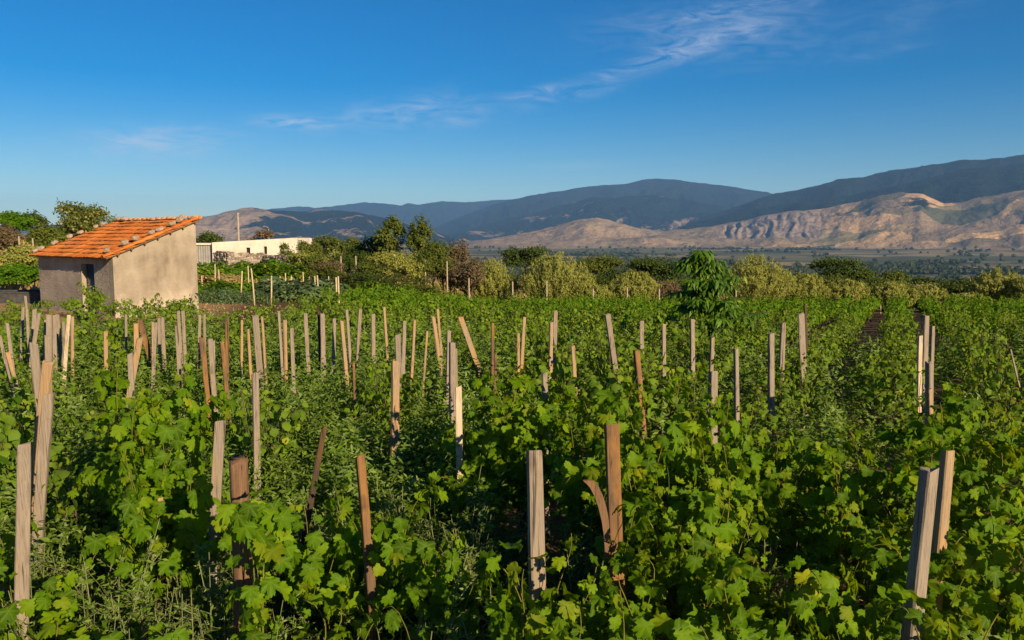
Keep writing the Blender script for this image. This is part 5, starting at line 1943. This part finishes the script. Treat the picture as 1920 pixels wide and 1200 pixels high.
def feather_bush(label, pxc, ytop, ybase, wpx, d, seed, mat=None, nshoot=150, group='pale feathery bushes along the field edge'):
    """upright feathery shoots fanning from the ground"""
    mat = mat or M_OLIVE
    nshoot = int(nshoot * 1.7)
    r = np.random.default_rng(seed)
    p = at_y(pxc, ybase, d)
    zg = zat(p[0], d)
    H = at_y(pxc, ytop, d)[2] - zg
    W = wpx * d / FPX
    t = thing('feathery_bush', label, 'bush', (p[0], d, zg), 0.0, group)
    st = Acc()
    P = []; N = []; T = []; S = []
    for s in range(nshoot):
        a = r.uniform(0, 6.28); q = math.sqrt(r.random())
        e = np.array([math.cos(a) * q * W * 0.5, math.sin(a) * q * W * 0.45, 0])
        hh = H * (0.98 - 0.42 * q ** 2.2) * r.uniform(0.66, 1.06)
        b = e * 0.25
        t_ = np.linspace(0, 1, 5)
        pts = b + (e - b) * (t_ ** 0.8)[:, None] + np.array([0, 0, 1]) * (hh * t_ ** 1.15)[:, None]
        if s % 4 == 0:
            st.tube(pts, np.linspace(0.025, 0.006, 5), 4, False)
        n = int(74 * hh / H + 12)
        u = 1 - r.random(n) ** 1.6 * 0.85
        c = np.stack([np.interp(u, t_, pts[:, i]) for i in range(3)], -1) + r.normal(0, 0.05 + 0.05 * (1 - u)[:, None], (n, 3)) * np.array([1, 1, 0.6])
        P.append(c)
        T.append(np.array([0, 0, 1.0]) + r.normal(0, 0.45, (n, 3)) + norm(e + 1e-6) * 0.3)
        N.append(norm(e + 1e-6) * 0.6 + SUN * 0.7 + r.normal(0, 0.4, (n, 3)))
        S.append(r.uniform(0.10, 0.20, n) * (0.7 + 0.5 * u))
    P = np.concatenate(P); N = np.concatenate(N); T = np.concatenate(T); S = np.concatenate(S)
    acc = Acc()
    hz = P[:, 2] / H
    leaf_cloud(acc, LANCE, P, N, T, S * 0.8, r.random(len(P)), np.clip(r.normal(-0.1, 0.25, len(P)), 0, 0.6))
    obj('stems', st.mesh('stems', M_TRUNK), t)
    stuff(obj('crown', acc.mesh('crown', mat), t))


feather_bush('low pale feathery bush beside the dry brown shrub', 925, 488, 545, 108, 52, 50)
feather_bush('large pale feathery bush before the dark spreading tree', 1042, 476, 562, 150, 50, 51, nshoot=260)
feather_bush('short pale feathery bush before the deep green tree', 1188, 510, 570, 104, 50, 52)
feather_bush('big yellow green feathery bush behind the long-leaved tree', 1418, 480, 578, 140, 49, 53, nshoot=260)
feather_bush('dull feathery bush next to the big yellow green one', 1508, 512, 585, 96, 50, 54)
feather_bush('pale feathery bush in front of the dark feathery tree', 1588, 526, 592, 110, 50, 55, nshoot=190)
feather_bush('pale feathery bush where the soil alleys end', 1672, 532, 592, 100, 49, 56, nshoot=180)
feather_bush('pale feathery bush between alleys and the dark rounded tree', 1742, 540, 592, 90, 49, 57)
feather_bush('tall pale feathery bush beyond the dark rounded tree', 1868, 506, 595, 120, 50, 58, nshoot=230)
feather_bush('pale bush at the far field corner past the tall one', 1935, 512, 600, 90, 48, 59)
feather_bush('low pale bush fronting the dark rounded tree', 1810, 552, 598, 110, 46.5, 60)
feather_bush('low pale scrub between the two big feathery bushes', 1120, 535, 572, 70, 49, 61, nshoot=90)
feather_bush('low scrub under the deep green tree', 1255, 530, 575, 70, 50, 62, nshoot=90, mat=M_RUST)


def juniper(label, pxc, ytop, ybase, wpx, d, seed):
    """low dark shrub with layered, drooping feathery branches"""
    r = np.random.default_rng(seed)
    p = at_y(pxc, ybase, d)
    zg = zat(p[0], d)
    H = at_y(pxc, ytop, d)[2] - zg
    W = wpx * d / FPX
    t = thing('juniper_shrub', label, 'shrub', (p[0], d, zg), 0.0, 'layered dark shrubs by the garden')
    st = Acc(); acc = Acc()
    P = []; N = []; T = []; S = []
    for b in range(60):
        a = r.uniform(0, 6.28); lvl = r.uniform(0.25, 1.0)
        L = W * 0.55 * r.uniform(0.6, 1.05) * (1.15 - 0.5 * lvl)
        u = np.linspace(0, 1, 6)
        pts = np.stack([math.cos(a) * L * u, math.sin(a) * L * 0.8 * u, H * lvl * (0.55 + 0.45 * u) - 0.35 * H * u ** 2.5 * (1 - 0.4 * lvl)], -1)
        pts[:, 2] += H * 0.12 * r.normal()
        pts[:, 2] = np.maximum(pts[:, 2], 0.05)
        if b % 3 == 0:
            st.tube(pts, np.linspace(0.03, 0.008, 6), 4, False)
        n = 55
        q = 0.2 + 0.8 * r.random(n)
        c = np.stack([np.interp(q, u, pts[:, i]) for i in range(3)], -1) + r.normal(0, 1, (n, 3)) * np.array([0.11, 0.11, 0.05])
        P.append(c); out = np.array([math.cos(a), math.sin(a), -0.2])
        T.append(out + r.normal(0, 0.5, (n, 3))); N.append(np.array([0, 0, 1.0]) + SUN * 0.3 + r.normal(0, 0.3, (n, 3))); S.append(r.uniform(0.10, 0.2, n))
    P = np.concatenate(P)
    leaf_cloud(acc, LANCE, P, np.concatenate(N), np.concatenate(T), np.concatenate(S) * 1.2, r.random(len(P)))
    obj('stems', st.mesh('stems', M_TRUNK), t)
    stuff(obj('crown', acc.mesh('crown', M_TREE if seed % 2 else M_DARK), t))


juniper('layered dark shrub right beside the stone wall end', 600, 492, 535, 100, 48, 71)
juniper('layered dark shrub between garden poles and dark thicket', 665, 505, 548, 130, 44, 72)
juniper('wide layered dark shrub below the dense dark tree', 725, 508, 556, 130, 42, 74)
juniper('layered dark shrub below the broad bushy tree', 790, 512, 556, 100, 44, 75)


def long_leaf_tree():
    base = np.array([TREE_P[0], TREE_P[1], zat(TREE_P[0], TREE_P[1])])
    d = base[1]
    r = np.random.default_rng(88)
    t = thing('long_leaved_tree', 'young tree with long drooping glossy leaves standing in the vineyard', 'tree', base)
    H = at_y(1318, 462, d)[2] - base[2]
    tr = Acc()
    tr.tube([(0, 0, -0.2), (0.02, 0, H * 0.3), (0.05, 0, H * 0.6), (0.04, 0.02, H * 0.93)], [0.06, 0.05, 0.035, 0.012], 8)
    def q(px, py): 
        v = at_y(px, py, d) - base
        return v
    ends = [(1318, 466, 0), (1300, 480, .2), (1345, 485, -.1), (1275, 490, .2), (1362, 500, .2), (1285, 520, -.4), (1335, 520, -.5), (1370, 530, -.2),
            (1300, 555, -.5), (1350, 560, -.5), (1385, 575, -.3), (1280, 570, .1), (1262, 600, .2), (1400, 590, -.3), (1425, 600, -.2), (1445, 585, 0), (1360, 610, -.5),
            (1395, 630, -.5), (1330, 620, -.5), (1420, 640, -.4), (1350, 650, -.5), (1380, 660, -.4), (1290, 610, -.3), (1265, 630, -.1), (1320, 500, .3), (1310, 540, .4), (1350, 540, .4), (1400, 560, .3), (1325, 580, 0),
            (1262, 545, .1), (1395, 515, .1), (1270, 650, -.3), (1300, 640, -.5), (1440, 620, -.2), (1465, 605, 0), (1410, 670, -.4), (1370, 690, -.4), (1310, 590, -.5), (1340, 590, -.6)]
    P = []; N = []; T = []; S = []
    for (px, py, dy) in ends:
        e = q(px, py); e[1] += dy
        f = np.array([0.03, 0, max(0.35, min(e[2] - 0.35, H * 0.85))])
        if e[2] < 0.8:
            f[2] = 0.55
        m = (f + e) / 2 + np.array([0, 0, 0.12])
        k = np.linspace(0, 1, 8)[:, None]
        pts = (1 - k) ** 2 * f + 2 * k * (1 - k) * m + k ** 2 * e
        tr.tube(pts, np.linspace(0.016, 0.005, 8), 5, False)
        n = 120
        u = 0.10 + 0.75 * r.random(n) ** 0.7
        c = np.stack([np.interp(u, k[:, 0], pts[:, i]) for i in range(3)], -1)
        a = r.uniform(0, 6.28, n)
        o = np.stack([np.cos(a), np.sin(a), np.zeros(n)], -1)
        P.append(c + o * r.uniform(0.01, 0.26, (n, 1)))
        T.append(o * 0.8 + np.array([0, 0, -0.6]) + r.normal(0, 0.4, (n, 3)))
        N.append(o * 0.5 + np.array([0, 0, 0.7]) + SUN * 0.3 + r.normal(0, 0.25, (n, 3)))
        S.append(r.uniform(0.12, 0.28, n))
    P = np.concatenate(P)
    acc = Acc()
    leaf_cloud(acc, LONG, P, np.concatenate(N), np.concatenate(T), np.concatenate(S), r.random(len(P)), (r.random(len(P)) < 0.04) * 0.7)
    obj('trunk', tr.mesh('trunk', M_TRUNK), t)
    stuff(obj('crown', acc.mesh('crown', M_PEACH), t))


long_leaf_tree()


# ------------------------------------------------------------------ garden by the hut, canes, fence poles
CANES = [(403, 495, 403, 528), (410, 505, 410, 522), (454, 508, 451, 546), (465, 498, 466, 530), (471, 503, 476, 552), (509, 517, 508, 552),
         (535, 512, 535, 530), (546, 517, 547, 537), (568, 510, 569, 537), (590, 518, 591, 540), (595, 516, 596, 540), (630, 520, 631, 560), (634, 518, 635, 561),
         (378, 517, 379, 530), (616, 518, 616, 526)]
for i, (x0, y0, x1, y1) in enumerate(CANES):
    d = 34.0 + (545 - y1) * 0.36
    A = at_y(x0, y0, d); B = at_y(x1, y1, d)
    z = zat(B[0], d)
    a = Acc()
    B2 = np.array([B[0] + (B[0] - A[0]) * 0.3, B[1], min(B[2], z) - 0.1])
    a.tube([(0, 0, 0), tuple((A - B2) * 0.5 + np.array([0.01, 0, 0])), tuple(A - B2)], [0.034, 0.032, 0.028], 6)
    o = obj('garden_cane', a.mesh('garden_cane', M_POLE), None, B2)
    tag(o, 'pale cane pole standing in the vegetable garden by the stone wall', 'pole', 'garden canes')
FENCE = [(667, 480, 667, 512, 50), (797, 487, 797, 515, 50), (838, 490, 838, 532, 49), (879, 521, 879, 537, 46), (961, 528, 961, 545, 46.5), (1025, 526, 1025, 548, 46.5),
         (1112, 541, 1112, 560, 46.5), (1176, 538, 1176, 560, 46.5), (1236, 541, 1236, 570, 46.5), (1380, 545, 1380, 570, 46), (1459, 500, 1459, 520, 60), (1540, 560, 1540, 580, 46), (1585, 572, 1585, 592, 45.5),
         (639, 480, 640, 505, 50), (562, 477, 568, 505, 52), (35, 443, 34, 480, 46), (61, 447, 61, 474, 47), (1651, 572, 1650, 595, 45.5)]
for (x0, y0, x1, y1, d) in FENCE:
    A = at_y(x0, y0, d); B = at_y(x1, y1, d); z = zat(B[0], d)
    zb = min(B[2], z) - 0.15
    a = Acc(); a.tube([(B[0] - A[0], 0, 0), (0.01, 0, (A[2] - zb) / 2), (0, 0, A[2] - zb)], [0.05, 0.048, 0.042], 6)
    o = obj('fence_post', a.mesh('fence_post', M_UPOLE), None, (A[0], d, zb))
    if x0 < 100: tag(o, 'grey fence post on the grassy bank left of the hut', 'post', 'fence posts on the bank')
    elif x0 < 700: tag(o, 'thin fence post before the thicket near the stone wall', 'post', 'fence posts by the thicket')
    elif x0 < 860: tag(o, 'thin fence post under the broad bushy tree', 'post', 'fence posts under the trees')
    else: tag(o, 'thin fence post at the field edge before the pale bushes', 'post', 'fence posts along the field edge')
A = at_y(739, 477, 50); B = at_y(763, 514, 50)
a = Acc(); a.tube([(B[0] - A[0], 0, min(B[2], zat(B[0], 50)) - A[2] - 0.1), (0, 0, 0)], [0.05, 0.045], 6)
tag(obj('leaning_pole', a.mesh('leaning_pole', M_POLE), None, A), 'pale pole leaning diagonally under the open-crowned tall tree', 'pole')


def garden_plants():
    r = np.random.default_rng(63)
    def bed(n, pxs, ds, wid, hgt, lsz, mat, label, name, group, yel=0.05, nleaf=420):
        variants = []
        for v in range(3):
            acc = Acc()
            P = norm(r.normal(0, 1, (nleaf, 3))) * (r.random((nleaf, 1)) ** 0.4) * np.array([wid, wid, hgt])
            P[:, 2] = np.abs(P[:, 2])
            N = P / np.array([wid, wid, hgt]) * 0.7 + np.array([0, 0, 0.4]) + SUN * 0.4 + r.normal(0, 0.3, P.shape)
            T = P * np.array([1, 1, 0.2]) / wid + r.normal(0, 0.4, P.shape) + np.array([0, 0, 0.25])
            leaf_cloud(acc, MIDLEAF if lsz > 0.13 else LANCE, P, N, T, lsz * r.uniform(0.6, 1.3, len(P)), r.random(len(P)), (r.random(len(P)) < yel) * 0.7)
            st = Acc(); st.tube([(0, 0, -0.1), (0, 0, hgt * 0.7)], [0.03, 0.012], 5)
            variants.append((acc.mesh('leaves', mat), st.mesh('stem', M_STEM)))
        for k in range(n):
            px = pxs[0] + (pxs[1] - pxs[0]) * (k + r.uniform(0, 1)) / n
            d = r.uniform(*ds)
            x = (px - 960) / FPX * d
            t = thing(name, label, 'plant', (x, d, zat(x, d)), r.uniform(0, 6), group)
            t.scale = (r.uniform(0.8, 1.2),) * 3
            lv, st = variants[k % 3]
            stuff(obj('leaves', lv, t)); obj('stem', st, t)
    bed(17, (374, 500), (32.2, 34.5), 0.5, 0.55, 0.11, M_GARDEN, 'grey green leafy vegetable at the front of the garden bed', 'garden_plant', 'front row garden vegetables')
    bed(16, (490, 640), (34, 38), 0.65, 0.85, 0.20, M_GARDEN, 'large silvery leaved vegetable by the right garden canes', 'garden_plant', 'silvery garden vegetables')
    bed(16, (372, 520), (36, 40), 0.55, 0.6, 0.15, M_VINEFAR, 'green leafy vegetable in the middle of the garden', 'garden_plant', 'middle garden vegetables')
    bed(10, (374, 450), (41, 44), 0.4, 0.75, 0.15, M_DRY, 'yellowed dry garden plant below the vine pergola', 'garden_plant', 'yellowed garden plants', 0.4)
    bed(14, (372, 560), (46, 51), 0.8, 1.15, 0.2, M_VINEFAR, 'bright vine bush trained in front of the stone wall', 'garden_vine', 'vines before the stone wall', 0.1, 700)
    p = at_z(408, 546, 0.0)
    p = at_y(408, 546, 36.5)
    a = Acc()
    n, k = 10, 16
    V = []
    for i in range(n + 1):
        th = math.pi * i / n
        for j in range(k):
            an = 2 * math.pi * j / k
            rad = 0.14 * math.sin(th) * (1 + 0.07 * math.cos(an * 8)) + 0.004
            V.append((rad * math.cos(an), rad * math.sin(an), 0.11 - 0.11 * math.cos(th)))
    F = [(i * k + j, i * k + (j + 1) % k, (i + 1) * k + (j + 1) % k, (i + 1) * k + j) for i in range(n) for j in range(k)]
    a.add(V, F)
    t = thing('pumpkin', 'ripe orange pumpkin lying among the garden leaves', 'pumpkin', (p[0], p[1], max(p[2] - 0.1, zat(p[0], p[1]) + 0.3)))
    obj('fruit', a.mesh('fruit', M_PUMP), t)
    a = Acc(); a.tube([(0, 0, 0.2), (0.02, 0, 0.27), (0.06, 0, 0.29)], [0.02, 0.014, 0.012], 6)
    obj('stalk', a.mesh('stalk', M_STEM), t)


garden_plants()


# ------------------------------------------------------------------ grass and scrub ground cover, valley woods
def scatter_cover():
    r = np.random.default_rng(17)
    # dry grass on the bank and around the farm
    acc = Acc()
    n = 34000
    x = r.uniform(-75, 45, n); y = r.uniform(26, 84, n)
    px = 960 + FPX * x / y
    ok = (px > -420) & (px < 2050)
    left = (x < -9.5 - 0.12 * (y - 28)) & (y > 38)
    back = y > 50.0
    ok &= (left & (r.random(n) < 0.9)) | (back & (x > -12))
    x, y = x[ok], y[ok]
    z = height(x, y)[0]
    P = np.stack([x, y, z - 0.02], -1)
    k = len(P)
    T = np.array([0, 0, 1.0]) + r.normal(0, 0.35, (k, 3))
    N = np.array([0.2, -0.8, 0.2]) + r.normal(0, 0.5, (k, 3))
    yel = (fbm(x * 0.12, y * 0.12, 3, 5) > 0.0) * r.uniform(0.2, 1, k)
    leaf_cloud(acc, LANCE, P, N, T, r.uniform(0.25, 0.6, k), r.random(k), yel)
    stuff(tag(obj('dry_grass', acc.mesh('dry_grass', M_DRY)), 'dry straw coloured grass on the bank and field margin', 'grass'))
    # clods on the bare path by the hut
    acc = Acc()
    for i in range(150):
        px, d = r.uniform(370, 560), r.uniform(26, 32)
        xx = (px - 960) / FPX * d
        s = r.uniform(0.02, 0.07)
        V = r.normal(0, 1, (6, 3)) * 0.1 + np.array([(1, 0, 0), (-1, 0, 0), (0, 1, 0), (0, -1, 0), (0, 0, 0.8), (0, 0, -0.8)])
        acc.add(V * s + np.array([xx, d, zat(xx, d) + 0.02]), [(4, 0, 2), (4, 2, 1), (4, 1, 3), (4, 3, 0), (5, 2, 0), (5, 1, 2), (5, 3, 1), (5, 0, 3)])
    stuff(tag(obj('soil_clods', acc.mesh('soil_clods', M_CLOD, False)), 'small brown clods on the bare path beside the hut', 'soil'))
    # woods on the valley floor
    n = 60000
    az = r.uniform(-0.64, 0.64, n)
    rad = np.exp(r.uniform(math.log(260), math.log(5900), n))
    x, y = rad * np.sin(az), rad * np.cos(az)
    keep = wood_mask(x, y) + r.normal(0, 0.12, n) > 0.24
    hx, hy = -640 * math.sin(0.64), 640 * math.cos(0.64)
    hill = np.exp(-(((x - hx + 60) / 230) ** 2 + ((y - hy) / 250) ** 2)) > 0.35
    hedge = (np.abs(perlin(x / 500, y / 300, 4)) < 0.012) & (rad > 900)
    keep = ((keep & (rad > 420)) | hill | hedge)
    x, y, rad = x[keep], y[keep], rad[keep]
    # a dark grove at the foot of the fields
    ga = np.array([azel(p, 455)[0] for p in r.uniform(1475, 1570, 70)]); gr = r.uniform(5300, 5420, 70)
    x = np.concatenate([x, gr * np.sin(ga)]); y = np.concatenate([y, gr * np.cos(ga)])
    rad = np.hypot(x, y)
    if len(x) > 26000:
        x, y, rad = x[:26000], y[:26000], rad[:26000]
    z = height(x, y)[0]
    k = len(x)
    # lumpy crown: 14-vertex ball
    V = []
    for (lat, m) in ((-0.8, 4), (0.0, 6), (0.7, 4)):
        for i in range(m):
            an = 2 * math.pi * i / m + lat
            c = math.sqrt(1 - lat * lat)
            V.append((c * math.cos(an), c * math.sin(an), lat))
    V.append((0, 0, 1.05))
    V = np.array(V)
    F = [(14, 10 + i, 10 + (i + 1) % 4) for i in range(4)]
    F += [(4 + i, 4 + (i + 1) % 6, 10 + ((i * 4) // 6)) for i in range(6)] + [(4 + (i * 6 // 4) % 6, 10 + (i + 1) % 4, 10 + i) for i in range(4)]
    F += [(4 + (i + 1) % 6, 4 + i, (i * 4) // 6) for i in range(6)]
    F = np.array(F)
    s = r.uniform(3.2, 6.5, k) * (1 + 0.7 * (rad > 1400))
    W = V[None] * (1 + r.normal(0, 0.16, (k, 15, 1))) * s[:, None, None] * np.array([1.15, 1.15, 1.0]) + np.stack([x, y, z + s * 0.75], -1)[:, None]
    FF = (F[None] + (np.arange(k) * 15)[:, None, None]).reshape(-1, 3)
    me = mk_mesh('valley_woods', W.reshape(-1, 3), FF, dict(rnd=np.repeat(r.random(k), 15)), False, M_WOODS)
    stuff(tag(obj('valley_woods', me), 'dark green woods covering the valley floor and far hill', 'woods'))
    print('woods', k)


M_CLOD = simple_mat('clod_soil', (0.22, 0.13, 0.06), (0.34, 0.22, 0.11), 6)


def woods_mat():
    m, w, out = new_mat('valley_wood_canopy')
    a = w.n('ShaderNodeAttribute', attribute_name='rnd').outputs['Fac']
    geo = w.n('ShaderNodeNewGeometry')
    n = w.noise(geo.outputs['Position'], 0.6, 3, 0.7)
    c = w.ramp(a, [(0.0, (0.024, 0.036, 0.012)), (0.6, (0.045, 0.058, 0.018)), (1.0, (0.075, 0.082, 0.028))])
    c = w.mix(w.math('MULTIPLY', n, 0.5), c, (0.03, 0.04, 0.015))
    principled(w, out, c, 1.0, 0.0, w.bump(n, 1.0, 1.5))
    return m


M_WOODS = woods_mat()
scatter_cover()
print('objects', len(bpy.data.objects), 'tris', sum(len(m.loops) - 2 * len(m.polygons) for m in bpy.data.meshes))
